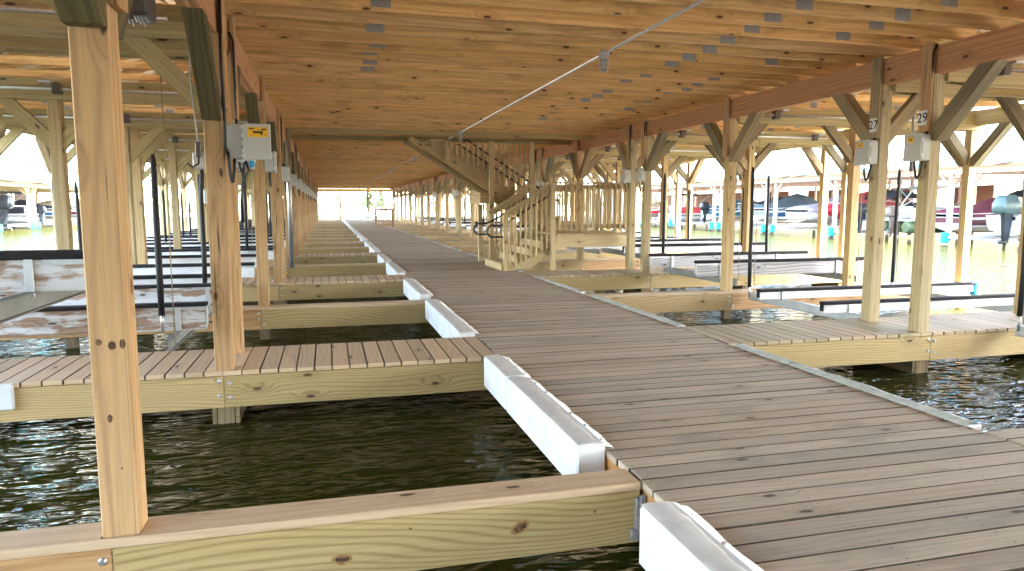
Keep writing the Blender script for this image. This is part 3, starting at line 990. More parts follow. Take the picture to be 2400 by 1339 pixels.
# lower flight guard rails, near and far
def rail(y_, x0, z0, x1, z1, w_=0.09, h_=0.04, name='handrail', mat='stair'):
    m_ = MB(); m_.bar((x0, y_, z0), (x1, y_, z1), w_, h_); return m_.build(name, mat, st)
for yy in (YA - 0.02, YB_ + 0.02):
    rail(yy, 3.50, 1.17, 4.53, 1.80, 0.12, 0.04)
    rail(yy, 3.56, 1.12, 4.46, 1.67, 0.04, 0.09, 'top_rail')
    for i in range(8):
        x = 3.60 + i * 0.113
        zt = 1.14 + (x - 3.56) * 0.612; zb = max(0.10, (x - 3.5) * rise / run - 0.05)
        bx('baluster', (x, yy - 0.035 if yy < 15 else yy + 0.035, (zb + zt) / 2), (0.038, 0.038, zt - zb), long=2)
# landing guards
for yy, sgn in ((13.9, -1), (16.92, 1)):
    rail(yy, 4.56, 1.80, 6.2, 1.80, 0.12, 0.038)
    rail(yy, 4.56, 1.72, 6.2, 1.72, 0.04, 0.09, 'top_rail')
    rail(yy, 4.56, 0.90, 6.2, 0.90, 0.04, 0.09, 'bottom_rail')
    for i in range(13):
        x = 4.64 + i * 0.122
        bx('baluster', (x, yy + sgn * 0.035, 1.30), (0.038, 0.038, 0.96), long=2)
rx = MB(); rx.bar((6.27, 13.9, 1.80), (6.27, 16.9, 1.80), 0.12, 0.038); rx.build('handrail', 'stair', st)
for i in range(20):
    bx('baluster', (6.29, 14.1 + i * 0.145, 1.30), (0.038, 0.038, 0.96), long=2)
# upper flight: rises to the left from the landing
ux0, uz0, urun, urise = 5.55, LZ, 0.272, 0.171
UY0, UY1 = 15.80, 16.95
nst = 14
tn = random.random()
for yy in (UY0 + 0.02, UY1 - 0.02):
    m_ = MB()
    for i in range(1, nst):
        x1 = ux0 - (i - 1) * urun; x0 = x1 - urun
        zt = uz0 + i * urise - 0.04
        lo = lambda x: max(uz0 - 0.02, uz0 + (ux0 - x) * urise / urun - 0.34)
        if zt > BT - 0.10: break
        m_.prism([(x0, lo(x0)), (x1, lo(x1)), (x1, zt), (x0, zt)], lambda a, b, d: (a, yy + d, b), -0.02, 0.02, tn, long=(-urun, urise))
    m_.build('stringer', 'stair', st)
    m_ = MB()
    m_.bar((5.25, yy - 0.03, uz0 + (ux0 - 5.25) * urise / urun - 0.28), (1.80, yy - 0.03, uz0 + (ux0 - 1.80) * urise / urun - 0.28), 0.035, 0.09)
    m_.build('stringer_cleat', 'stair', st)
for i in range(1, nst):
    x1 = ux0 - (i - 1) * urun; x0 = x1 - urun; z = uz0 + i * urise
    if z > BT - 0.05: break
    bx('tread', ((x0 + x1) / 2 + 0.01, (UY0 + UY1) / 2, z - 0.02), (urun + 0.03, UY1 - UY0 + 0.04, 0.038), long=1)
    bx('riser', (x1 - 0.012, (UY0 + UY1) / 2, z - urise / 2 - 0.02), (0.02, UY1 - UY0 - 0.1, urise - 0.04), long=1)
bx('support_beam', (3.46, 16.35, 1.49), (0.20, 1.25, 0.22), long=1)
# tall guard of the upper flight on its near side: balusters run up to the ceiling
for i in range(26):
    x = 2.70 + i * 0.122
    if abs(x - 3.60) < 0.07 or abs(x - 4.55) < 0.07: continue
    zb = uz0 + (ux0 - x) * urise / urun - 0.02
    if x > 5.5: break
    zt = 2.745 if x < 4.55 else zb + 1.0
    if zt - zb > 0.12: bx('baluster', (x, 15.72, (zb + zt) / 2), (0.036, 0.036, zt - zb), long=2)
for i in range(18):
    x = 3.0 + i * 0.135
    zb = uz0 + (ux0 - x) * urise / urun - 0.02
    bx('baluster', (x, 17.0, (zb + min(2.745, zb + 1.0)) / 2), (0.036, 0.036, min(2.745, zb + 1.0) - zb), long=2)
for yy in (15.83, 16.90):
    m_ = MB()
    pa = (2.9, yy, min(2.72, uz0 + (ux0 - 2.9) * urise / urun + 0.35)); pb_ = (5.0, yy, uz0 + (ux0 - 5.0) * urise / urun + 0.62)
    f0 = lambda x: uz0 + (ux0 - x) * urise / urun + 0.50
    m_.tube([(3.0, yy, f0(3.0) - 0.1), (3.1, yy, f0(3.1)), (5.2, yy, f0(5.2)), (5.3, yy, f0(5.2) - 0.05)], 0.019, 8)
    m_.build('grab_rail', 'black', st)
# black loops at the foot of the lower flight
for yy in (YA + 0.10, YB_ - 0.10):
    m_ = MB()
    pth = [(4.45, yy, 1.52), (3.58, yy, 0.99), (3.42, yy, 0.93), (3.28, yy, 0.93)]
    for a in range(0, 181, 30): pth.append((3.26 - 0.10 * math.sin(math.radians(a)), yy, 0.81 + 0.12 * math.cos(math.radians(a))))
    pth += [(3.34, yy, 0.69), (3.52, yy, 0.69)]
    m_.tube(pth, 0.019, 8)
    m_.build('grab_rail', 'black', st)

# ------------------------------------------------------------ gate far down the walkway
g = thing('dock_gate', 'small brown slatted gate standing across the right part of the walkway far off', 'gate', (0, 44, 0))
for x in (2.88, 3.90): 
    m_ = MB(); m_.box((x, 0, 0.57), (0.12, 0.12, 1.14), long=2); m_.build('gate_post', 'gatewood', g)
for z in (1.08, 0.12):
    m_ = MB(); m_.box((3.39, 0, z), (0.90, 0.05, 0.11)); m_.build('rail', 'gatewood', g)
for i in range(6):
    m_ = MB(); m_.box((3.05 + i * 0.136, 0.04, 0.6), (0.035, 0.035, 0.92), long=2); m_.build('slat', 'gatewood', g)

# ------------------------------------------------------------ ceiling conduit and lamps
CX, CZ = 2.90, BT - 0.018
m_ = MB(); m_.tube([(CX, -4, CZ), (CX, YEND - 1, CZ)], 0.013, 10)
cdt = m_.build('conduit_run', 'conduit'); tag(cdt, 'thin grey conduit clipped along the middle of the walkway ceiling', 'conduit')
cl0 = None
y = -3.6
while y < 40:
    m_ = MB(); m_.tube([(CX, y - 0.012, CZ), (CX, y + 0.012, CZ)], 0.0165, 8)
    m_.box((CX + 0.022, y, BT - 0.004), (0.03, 0.022, 0.004), ch=0)
    if cl0 is None: cl0 = m_.build('clip', 'steel', cdt); cl0.location = (0, 0, 0); cy0 = y
    else:
        c_ = cl0.copy(); C.objects.link(c_); c_.parent = cdt; c_.location = (0, y - cy0, 0)
    y += 0.812
def lamp():
    r = thing('ceiling_lamp', '', 'lamp', group='caged lamps along the ceiling conduit')
    m_ = MB(); m_.box((0, 0, -0.035), (0.095, 0.095, 0.07), ch=0.014)
    m_.tube([(0, 0, -0.07), (0, 0, -0.092)], 0.046, 14)
    m_.build('junction_box', 'conduit', r)
    m_ = MB(); m_.tube([(0, 0, -0.092), (0, 0, -0.15), (0, 0, -0.19), (0, 0, -0.207), (0, 0, -0.213)], [0.036, 0.038, 0.034, 0.02, 0.004], 14)
    m_.build('glass_jar', 'glass', r)
    m_ = MB(); m_.tube([(0, 0, -0.09), (0, 0, -0.12), (0, 0, -0.15), (0, 0, -0.165)], [0.014, 0.020, 0.018, 0.006], 10)
    m_.build('bulb', 'lightgrey', r)
    m_ = MB()
    for i in range(6):
        a = i * PI / 3
        m_.tube([(0.047 * math.cos(a), 0.047 * math.sin(a), -0.085), (0.048 * math.cos(a), 0.048 * math.sin(a), -0.165), (0.03 * math.cos(a), 0.03 * math.sin(a), -0.213), (0.002 * math.cos(a), 0.002 * math.sin(a), -0.228)], 0.0028, 5)
    for z in (-0.125, -0.178): m_.tube([(0.047 * math.cos(k * PI / 8), 0.047 * math.sin(k * PI / 8), z) for k in range(17)], 0.0028, 5, caps=False)
    m_.build('wire_cage', 'steel', r)
    return r
lp = lamp()
for i in range(8):
    o = lp if i == 0 else dup(lp, (0, 0, 0))
    o.location = (CX - 0.03, 7.15 + 8.3 * i, BT - 0.002)
    o['label'] = ('large near' if i == 0 else ORD[i]) + ' caged glass lamp hanging from the ceiling conduit' + ('' if i == 0 else ', counted from the camera')

# ------------------------------------------------------------ electrical boxes
def loop(m_, p0, p1, drop, r=0.012, bulge=(0, 0, 0), n=14):
    p0, p1 = Vector(p0), Vector(p1)
    pth = []
    for i in range(n + 1):
        t_ = i / n
        p = p0.lerp(p1, t_)
        s_ = math.sin(PI * t_)
        p.z -= drop * s_ ** 0.8
        p += Vector(bulge) * math.sin(PI * t_)
        pth.append(p)
    m_.tube(pth, r, 8)
def sticker(parent, cx, cy, cz, nx, w_=0.09, h_=0.06):
    """yellow sticker on a face whose normal is +-x (nx) """
    m_ = MB(); m_.box((cx, cy, cz), (0.0016, w_, h_), ch=0); s_ = m_.build('sticker', 'yellow', parent)
    for dy, dz, a, b in ((0.028, 0.02, 0.022, 0.006), (-0.028, 0.02, 0.022, 0.006), (0, 0.0, 0.05, 0.013), (0, -0.018, 0.06, 0.003)):
        q = MB(); q.box((cx + nx * 0.001, cy + dy, cz + dz), (0.0012, a, b), ch=0); q.build('print', 'ink', s_)
def elbox(side):
    """closed box on the walkway face of a post; faces the walkway"""
    nx = -side
    r = thing('power_box', '', 'electrical box', group='power boxes on the %s posts' % side_word[side])
    m_ = MB(); m_.box((nx * 0.065, 0, 0), (0.12, 0.20, 0.27), ch=0.012, long=2); m_.build('housing', 'boxgrey', r)
    m_ = MB(); m_.box((nx * 0.139, 0, 0), (0.026, 0.212, 0.282), ch=0.01, long=2); m_.build('door', 'boxgrey', r)
    for z in (-0.08, 0.08):
        m_ = MB(); m_.box((nx * 0.13, -0.112, z), (0.03, 0.012, 0.04), ch=0.003); m_.build('latch', 'lightgrey', r)
    sticker(r, nx * 0.1535, 0.02, 0.082, nx)
    m_ = MB(); loop(m_, (nx * 0.06, -0.06, -0.13), (nx * 0.06, 0.05, -0.13), 0.18, 0.011, (nx * 0.01, 0, 0)); m_.build('cable_loop', 'cable', r)
    m_ = MB(); m_.tube([(nx * 0.03, -0.055, 0.135), (nx * 0.025, -0.06, 0.5), (nx * 0.03, -0.075, 0.95), (nx * 0.0, -0.08, 1.03)], 0.012, 8); m_.build('feed_cable', 'cable', r)
    return r
ebR = elbox(1)
xR = 6.03
rb = [(6.07, 'on the near edge post numbered 29 of the first right finger dock'), (6.79, 'on the far edge post numbered 27 of the first right finger dock')]
first = True
for yy, wh in rb:
    o = ebR if first else dup(ebR, (0, 0, 0)); first = False
    o.location = (xR, yy + 0.05, 1.93); o['label'] = 'pale grey power box with yellow sticker ' + wh
    o['label'] = 'grey power box with yellow sticker below the number plate on the %s right finger post' % ('nearer' if yy < 6.4 else 'farther')
# numbers
for txt, yy in (('29', 6.12), ('27', 6.80)):
    r = thing('number_sign', 'small white number plate on the %s post of the nearest right finger dock' % ('nearer' if txt == '29' else 'farther'), 'number plate', (xR - 0.0425, yy, 2.235))
    m_ = MB(); m_.box((0, 0, 0), (0.002, 0.108, 0.15), ch=0); m_.build('plate', 'label', r)
    text_obj('digits', txt, 0.135, 'ink', r, (-0.0016, 0, -0.002), (PI / 2, 0, -PI / 2), bold=0.0012, depth=0.0005, )
k2 = 0
for k in range(1, 8):
    for yy, wh in ((finger_y[k] + 0.1, 'near'), (finger_y[k] + FW - 0.15, 'far')):
        if wh == 'near' or k < 6:
            o = dup(ebR, (xR, yy, 1.93)); o['label'] = 'grey power box on the %s edge post of the %s right finger dock' % (wh, ORD[k])
ebL = elbox(-1)
first = True
for k in range(0, 8):
    for yy, wh in ((plain_y[k] + 0.13, 'single'), (finger_y[k] + 0.1, 'near'), (finger_y[k] + FW - 0.15, 'far')):
        if k == 0 and wh != 'far': continue
        if wh == 'single' and k < 1: continue
        if wh == 'near' and k % 2: continue
        o = ebL if first else dup(ebL, (0, 0, 0)); first = False
        o.location = (-0.78, yy, 1.80 if k == 0 else 1.90)
        o['label'] = ('grey power box on the post of the %s left single beam' % ORD[k]) if wh == 'single' else 'grey power box on the %s edge post of the %s left finger dock' % (wh, ORD[k])
# the open one near the camera
ob = thing('power_box', 'large grey power box with its stickered door open, on the near left post', 'electrical box', (0, 0, 0))
bx_ = lambda n_, c, d, mt, ch=0.008, pr=None: (lambda m_: (m_.box(c, d, None, ch), m_.build(n_, mt, pr or ob))[1])(MB())
bx_('housing', (-0.695, 6.16, 1.845), (0.13, 0.20, 0.275), 'boxgrey', 0.012)
dr = bx_('door', (-0.525, 6.035, 1.838), (0.212, 0.026, 0.285), 'boxgrey', 0.010)
bx_('door_rim', (-0.525, 6.052, 1.838), (0.195, 0.012, 0.268), 'lightgrey', 0.004, dr)
s_ = bx_('sticker', (-0.515, 6.0212, 1.915), (0.155, 0.0016, 0.078), 'yellow', 0)
for dx, dz, a, b in ((-0.046, 0.026, 0.038, 0.010), (0.046, 0.022, 0.036, 0.010), (0, -0.002, 0.075, 0.016), (0.028, -0.008, 0.012, 0.028), (-0.046, -0.024, 0.03, 0.003), (0.05, -0.022, 0.02, 0.003), (0, 0.012, 0.12, 0.002)):
    bx_('print', (-0.515 + dx, 6.0202, 1.915 + dz), (a, 0.0012, b), 'ink', 0, s_)
for z in (1.95, 1.89, 1.83, 1.77, 1.73):
    bx_('hinge', (-0.632, 6.03, z), (0.016, 0.03, 0.03), 'lightgrey', 0.003)
bx_('tray', (-0.62, 6.10, 1.69), (0.14, 0.06, 0.025), 'lightgrey', 0.004)
bx_('breaker', (-0.57, 6.06, 1.665), (0.035, 0.04, 0.05), 'blue', 0.004)
m_ = MB(); loop(m_, (-0.745, 6.03, 1.76), (-0.70, 6.05, 1.705), 0.21, 0.0125); m_.build('cable_loop', 'cable', ob)
m_ = MB(); m_.tube([(-0.755, 6.0, 2.95), (-0.765, 6.0, 2.4), (-0.755, 6.0, 2.05), (-0.76, 6.01, 1.8), (-0.745, 6.03, 1.74)], 0.013, 8); m_.build('feed_cable', 'cable', ob)
m_ = MB(); loop(m_, (-0.67, 6.08, 1.68), (-0.63, 6.08, 1.69), 0.08, 0.009); m_.tube([(-0.62, 6.07, 1.69), (-0.60, 6.06, 1.62), (-0.645, 6.05, 1.52), (-0.66, 6.05, 1.40), (-0.655, 6.06, 1.2)], 0.010, 8); m_.build('cable_bundle', 'cable', ob)
# pendant switch and white conduit box on the outer face of the near left finger posts
pd = thing('pendant_switch', 'dark grey pendant switch hanging beside the near left finger post', 'switch', (0, 0, 0))
m_ = MB(); m_.tube([(-0.975, 5.98, 2.6), (-0.985, 5.98, 2.3), (-0.965, 5.98, 2.0), (-0.955, 5.98, 1.82)], 0.007, 6); m_.build('cord', 'conduit', pd)
m_ = MB(); m_.box((-0.952, 5.98, 1.765), (0.045, 0.035, 0.115), ch=0.012); m_.build('switch_body', 'motor', pd)
m_ = MB(); m_.tube([(-0.952, 5.98, 1.71), (-0.955, 5.98, 1.66), (-1.0, 5.98, 1.63), (-1.04, 5.98, 1.66)], 0.007, 6); m_.build('tail', 'cable', pd)
m_ = MB(); m_.box((-1.02, 6.5, 1.71), (0.12, 0.09, 0.14), ch=0.01); tag(m_.build('junction_box', 'boxgrey'), 'white junction box hanging behind the near left finger post', 'junction box')
m_ = MB(); m_.box((-0.99, 6.9, 1.415), (0.16, 0.09, 0.135), ch=0.01); tag(m_.build('junction_box', 'lightgrey'), 'lower pale box on the outer side of the near left finger post', 'junction box')
m_ = MB(); m_.tube([(-0.76, 15.62, 2.93), (-0.76, 15.62, 0.02)], 0.05, 10)
tag(m_.build('drain_pipe', 'steel'), 'grey metal pipe standing beside the left posts at the stairs', 'pipe')
m_ = MB(); m_.tube([(6.62, 6.9, 2.62), (6.63, 6.9, 2.05), (6.50, 6.88, 1.86)], 0.016, 8); m_.tube([(6.64, 6.9, 1.88), (6.64, 6.9, 1.5)], 0.005, 6)
pr2 = thing('pendant_switch', 'grey pendant switch hanging beyond the right post numbered 29', 'switch', (0, 0, 0))
m_.build('cord', 'conduit', pr2)
m_ = MB(); m_.box((6.64, 6.9, 1.80), (0.045, 0.035, 0.13), ch=0.012); m_.build('switch_body', 'motor', pr2)

# ------------------------------------------------------------ boat lifts
def lift(side, y0, y1, zp, xin, xout, board='white', bh=0.13, carpet=0.045, poles=True, cross=(0.45, 3.0), ptop=1.75, label='', bunks=(0.42, None), cap=False, xin0=None, group=None, motor=True, cable=True):
    """y0..y1 slip limits; zp top of bunks; xin/xout distances outward from the inner post row"""
    X = lambda d: (-0.85 - d) if side < 0 else (6.10 + d)
    r = thing('boat_lift', label, 'boat lift', (0, 0, 0), group=group or 'empty boat lifts in the %s slips' % side_word[side])
    ys = [y0 + bunks[0], (y1 - bunks[0]) if bunks[1] is None else y0 + bunks[1]]
    xb = X(xout)
    for i, yb in enumerate(ys):
        xa = X(xin if (i or xin0 is None) else xin0)
        m_ = MB(); m_.box(((xa + xb) / 2, yb, zp - carpet - bh / 2), (abs(xb - xa), 0.045, bh), ch=0.004)
        b_ = m_.build('bunk', board, r)
        m_ = MB(); m_.box(((xa + xb) / 2, yb, zp - carpet / 2), (abs(xb - xa) + 0.03, 0.11, carpet), ch=0.012)
        if bh < 0.19: m_.box((xa - side * 0.012, yb, zp - carpet - bh * 0.35), (0.016, 0.06, bh * 0.8), ch=0.002)
        m_.build('carpet', 'carpet', b_)
        if bh >= 0.19:
            m_ = MB(); m_.box((xa - side * 0.006, yb, zp - carpet - bh * 0.40), (0.010, 0.07, bh * 0.8), ch=0.002)
            m_.box((xa + side * 0.22, yb - 0.027, zp - carpet - 0.012), (0.44, 0.006, 0.045), ch=0.001); m_.build('end_plate', 'alu', b_)
        for d in cross:
            if xin < d < xout:
                m_ = MB(); m_.box((X(d), yb - 0.035, zp - carpet - bh * 0.55), (0.05, 0.02, bh * 1.2), ch=0.003); m_.build('bracket', 'alu', b_)
    if cap:
        m_ = MB(); m_.box((xb + side * 0.03, ys[1], zp - 0.10), (0.08, 0.12, 0.22), ch=0.012); m_.build('end_cap', 'blue', r)
    for d in cross:
        m_ = MB(); zc_ = zp - carpet - bh - 0.055
        m_.box((X(d), (y0 + y1) / 2, zc_), (0.008, y1 - y0 - 0.2, 0.11), ch=0.002, long=1)
        m_.box((X(d), (y0 + y1) / 2, zc_ + 0.055), (0.07, y1 - y0 - 0.2, 0.008), ch=0.002, long=1)
        m_.box((X(d), (y0 + y1) / 2, zc_ - 0.055), (0.07, y1 - y0 - 0.2, 0.008), ch=0.002, long=1)
        m_.build('cross_beam', 'alu' if zp < 0.3 else 'alud', r)
        if cable:
            for yy in (y0 + 0.14, y1 - 0.14):
                m_ = MB(); m_.tube([(X(d) + 0.05, yy, zc_), (X(d) + 0.05, yy, 2.50)], 0.005, 5); m_.build('cable', 'rope', r)
    if poles:
        for d in cross:
            for yy in (y0 + 0.18, y1 - 0.18):
                m_ = MB(); lean = random.uniform(-0.03, 0.03)
                zb = zp - 0.22
                m_.tube([(X(d) - 0.06, yy, zb), (X(d) - 0.06, yy, zb + 0.2)], 0.016, 8)
                gp = m_.build('guide_post', 'steel', r)
                m_ = MB(); m_.tube([(X(d) - 0.06, yy, zb + 0.16), (X(d) - 0.06 + lean * 0.4, yy, zb + 0.6), (X(d) - 0.06 + lean * 0.3, yy + lean * 0.3, zb + 1.2), (X(d) - 0.06 + lean, yy, ptop - 0.08), (X(d) - 0.06 + lean, yy, ptop)],
                        [0.028, 0.030, 0.029, 0.027, 0.015], 9)
                m_.build('sleeve', 'black', gp)
    # drive shaft under the trusses and its bearings
    if motor:
        for yy in (y0 + 0.14, y1 - 0.14):
            m_ = MB(); m_.tube([(X(0.25), yy, 2.71), (X(3.9), yy, 2.71)], 0.022, 8)
            sh = m_.build('drive_shaft', 'steel', r)
            for d in (0.6, 2.2, 3.6):
                m_ = MB(); m_.box((X(d), yy, 2.71), (0.10, 0.10, 0.13), ch=0.01); m_.build('bearing', 'motor', sh)
                m_ = MB(); m_.box((X(d + 0.12), yy, 2.78), (0.12, 0.16, 0.03), ch=0.004); m_.build('bracket', 'alu', sh)
    return r
slipA = lambda k: (plain_y[k] + 0.20, finger_y[k] - 0.02)
slipB = lambda k: (finger_y[k] + FW + 0.02, plain_y[k + 1])
OB, GBD = 'oldboard', 'greyboard'
# left
a, b = slipA(0)
lift(-1, a, b, 1.06, 0.42, 4.2, OB, 0.20, 0.055, poles=False, cross=(0.93, 3.4), bunks=(0.35, 1.72), xin0=0.75, label='raised boat lift with peeling painted bunks in the nearest left slip')
a, b = slipB(0)
lift(-1, a, b, 0.37, 0.36, 4.2, OB, 0.24, 0.04, cross=(0.62, 3.0), ptop=1.80, bunks=(0.62, 2.42), label='low boat lift with peeling bunks beyond the first left finger dock')
a, b = slipA(1); lift(-1, a, b, 0.40, 0.35, 4.3, 'white', 0.20, 0.05, cross=(0.7, 3.2), label='boat lift with white bunks before the second left finger dock')
a, b = slipB(1); lf = lift(-1, a, b, 0.42, 0.30, 4.3, 'white', 0.20, 0.05, cross=(0.8, 3.3), label='boat lift with white bunks just past the second left finger dock')
lfa = None
for k in range(2, 7):
    a, b = slipA(k)
    if lfa is None: lfa = lift(-1, a, b, 0.42, 0.35, 4.3, 'white', 0.18, 0.05, cross=(0.6, 3.2), label='x'); o = lfa; ka = k
    else: o = dup(lfa, (0, P * (k - ka), 0))
    o['label'] = 'boat lift with white bunks in the slip before the %s left finger dock' % ORD[k]
    o = dup(lf, (0, P * (k - 1), 0)); o['label'] = 'boat lift with white bunks in the slip past the %s left finger dock' % ORD[k]
# right
a, b = slipA(0)
lift(1, a, b, 0.22, 1.2, 4.2, 'white', 0.13, 0.04, cross=(1.08, 3.6), ptop=1.75, label='boat lift at the right picture edge before the first right finger dock')
a, b = slipB(0)
lift(1, a, b, 0.135, -0.10, 3.75, 'white', 0.11, 0.04, cross=(0.28, 2.95), bunks=(0.52, 1.88), cap=True, ptop=1.92, label='low boat lift with white bunks behind the posts numbered 27 and 29')
a, b = slipA(1)
lift(1, a, b, 0.42, -0.15, 3.3, GBD, 0.22, 0.05, cross=(0.3, 2.6), bunks=(0.62, 2.35), ptop=1.95, label='boat lift with silvery weathered bunks before the second right finger dock')
a, b = slipB(1)
lfb = lift(1, a, b, 0.50, 0.10, 3.6, 'white', 0.14, 0.06, cross=(0.5, 2.9), label='boat lift with black topped bunks past the second right finger dock')
lfa = None
for k in range(2, 7):
    a, b = slipA(k)
    if lfa is None: lfa = lift(1, a, b, 0.42, 0.2, 4.0, 'white', 0.16, 0.05, cross=(0.6, 3.2), label='x'); o = lfa; ka = k
    else: o = dup(lfa, (0, P * (k - ka), 0))
    o['label'] = 'boat lift with white bunks in the slip before the %s right finger dock' % ORD[k]
    o = dup(lfb, (0, P * (k - 1), 0)); o['label'] = 'boat lift with black topped bunks past the %s right finger dock' % ORD[k]
# lift motor near the camera, top left
lm = thing('lift_motor', 'dark brown lift motor housing hanging at the top left behind the nearest post', 'motor', (-1.02, 4.6, 2.40))
m_ = MB(); m_.box((0, 0, 0.18), (0.16, 0.22, 0.36), ch=0.02, long=2); m_.build('housing', 'motor', lm)
m_ = MB(); m_.box((-0.02, -0.113, 0.14), (0.05, 0.008, 0.34), ch=0.002, long=2); m_.build('rib', 'motor', lm)
for i in range(7):
    m_ = MB(); m_.bar((-0.06 + i * 0.018, -0.05, -0.001), (-0.05 + i * 0.02, -0.06, -0.03 - 0.012 * (i % 3)), 0.006, 0.006, ch=0); m_.build('terminal', 'steel', lm)
fc = MB()
pth = [(-1.05 + i * 0.0115, 4.4 + 0.002 * i, 2.575 - 0.00002 * i * i + 0.0) for i in range(34)]
fc.tube(pth, [0.030 if i % 2 else 0.025 for i in range(34)], 12)
tag(fc.build('flexible_conduit', 'conduit'), 'ribbed grey flexible conduit at the top left beside the motor housing', 'conduit')

# ------------------------------------------------------------ boats
def paint(name, col, rough=0.3, noise=0.05, bump=0.0):
    if name not in M: M[name] = new_mat(name, rough, col, noise=noise, nscale=3, bump=bump)
    return name
paint('gel_white', (0.72, 0.72, 0.72)); paint('gel_maroon', (0.12, 0.03, 0.045)); paint('gel_teal', (0.03, 0.13, 0.16)); paint('gel_blue', (0.03, 0.09, 0.2))
paint('gel_black', (0.02, 0.022, 0.03)); paint('gel_red', (0.50, 0.03, 0.05)); paint('cover_slate', (0.075, 0.11, 0.14), 0.9, 0.15, 0.3); paint('cover_mauve', (0.34, 0.30, 0.36), 0.9, 0.12, 0.3)
paint('cover_red', (0.34, 0.06, 0.08), 0.9, 0.12, 0.3); paint('cover_maroon', (0.17, 0.03, 0.06), 0.9, 0.12, 0.3); paint('cover_black', (0.03, 0.035, 0.05), 0.9, 0.15, 0.3)
paint('cowl_black', (0.02, 0.025, 0.03), 0.25); paint('cowl_green', (0.05, 0.085, 0.08), 0.3); paint('cowl_brown', (0.16, 0.12, 0.10), 0.4); paint('cover_tan', (0.42, 0.33, 0.25), 0.9, 0.12, 0.3)
paint('tinted_glass', (0.06, 0.08, 0.10), 0.08); paint('hull_green', (0.12, 0.16, 0.08), 0.4)
def outboard(parent, x, y, z, cowl='cowl_black', s_=1.0):
    m_ = MB()
    m_.loft([[(a, b, zz) for a, b in ((0.12 * q, 0.07 * q), (-0.15 * q, 0.07 * q), (-0.2 * q, 0), (-0.15 * q, -0.07 * q), (0.12 * q, -0.07 * q))] for zz, q in ((0.28 * s_, 1.2 * s_), (0.0, 1.0 * s_), (-0.35 * s_, 0.8 * s_), (-0.62 * s_, 0.6 * s_))], close=True, smooth=False)
    m_.box((-0.08 * s_, 0, -0.42 * s_), (0.36 * s_, 0.22 * s_, 0.02 * s_), ch=0.004)
    m_.tube([(0.16 * s_, 0, -0.6 * s_), (0.0, 0, -0.6 * s_), (-0.2 * s_, 0, -0.6 * s_), (-0.26 * s_, 0, -0.6 * s_)], [0.02, 0.055 * s_, 0.055 * s_, 0.03], 10)
    m_.loft([[(0.08, -0.012, -0.65 * s_), (-0.12, -0.012, -0.65 * s_), (-0.12, 0.012, -0.65 * s_), (0.08, 0.012, -0.65 * s_)], [(-0.02, -0.008, -0.85 * s_), (-0.12, -0.008, -0.85 * s_), (-0.12, 0.008, -0.85 * s_), (-0.02, 0.008, -0.85 * s_)]], close=True, smooth=False)
    r_ = m_.build('outboard_motor', 'cowl_black' if cowl != 'cowl_brown' else 'cowl_brown', parent)
    r_.location = (x, y, z)
    m_ = MB(); m_.blob((-0.05 * s_, 0, 0.52 * s_), (0.36 * s_, 0.24 * s_, 0.29 * s_), e=5.0, nu=24, nv=12, top=0.72); m_.build('cowling', cowl, r_)
    m_ = MB()
    for i in range(3):
        a = i * 2 * PI / 3
        c_, n_ = math.cos(a), math.sin(a)
        f = lambda rr, w_, xx: (-0.30 * s_ + xx, rr * c_ - w_ * n_, -0.6 * s_ + rr * n_ + w_ * c_)
        m_.loft([[f(0.04, -0.02, -0.01), f(0.04, 0.02, 0.01)], [f(0.10, -0.05, -0.03), f(0.10, 0.05, 0.03)], [f(0.15, -0.02, -0.01), f(0.15, 0.04, 0.02)]], caps=False)
        m_.loft([[f(0.04, -0.02, -0.006), f(0.04, 0.02, 0.014)], [f(0.10, -0.05, -0.026), f(0.10, 0.05, 0.034)], [f(0.15, -0.02, -0.006), f(0.15, 0.04, 0.024)]], caps=False)
    m_.build('propeller', 'steel', r_)
    m_ = MB(); m_.box((0.22 * s_, 0, 0.05 * s_), (0.12 * s_, 0.3 * s_, 0.34 * s_), ch=0.02); m_.build('transom_bracket', 'cowl_black', r_)
    return r_
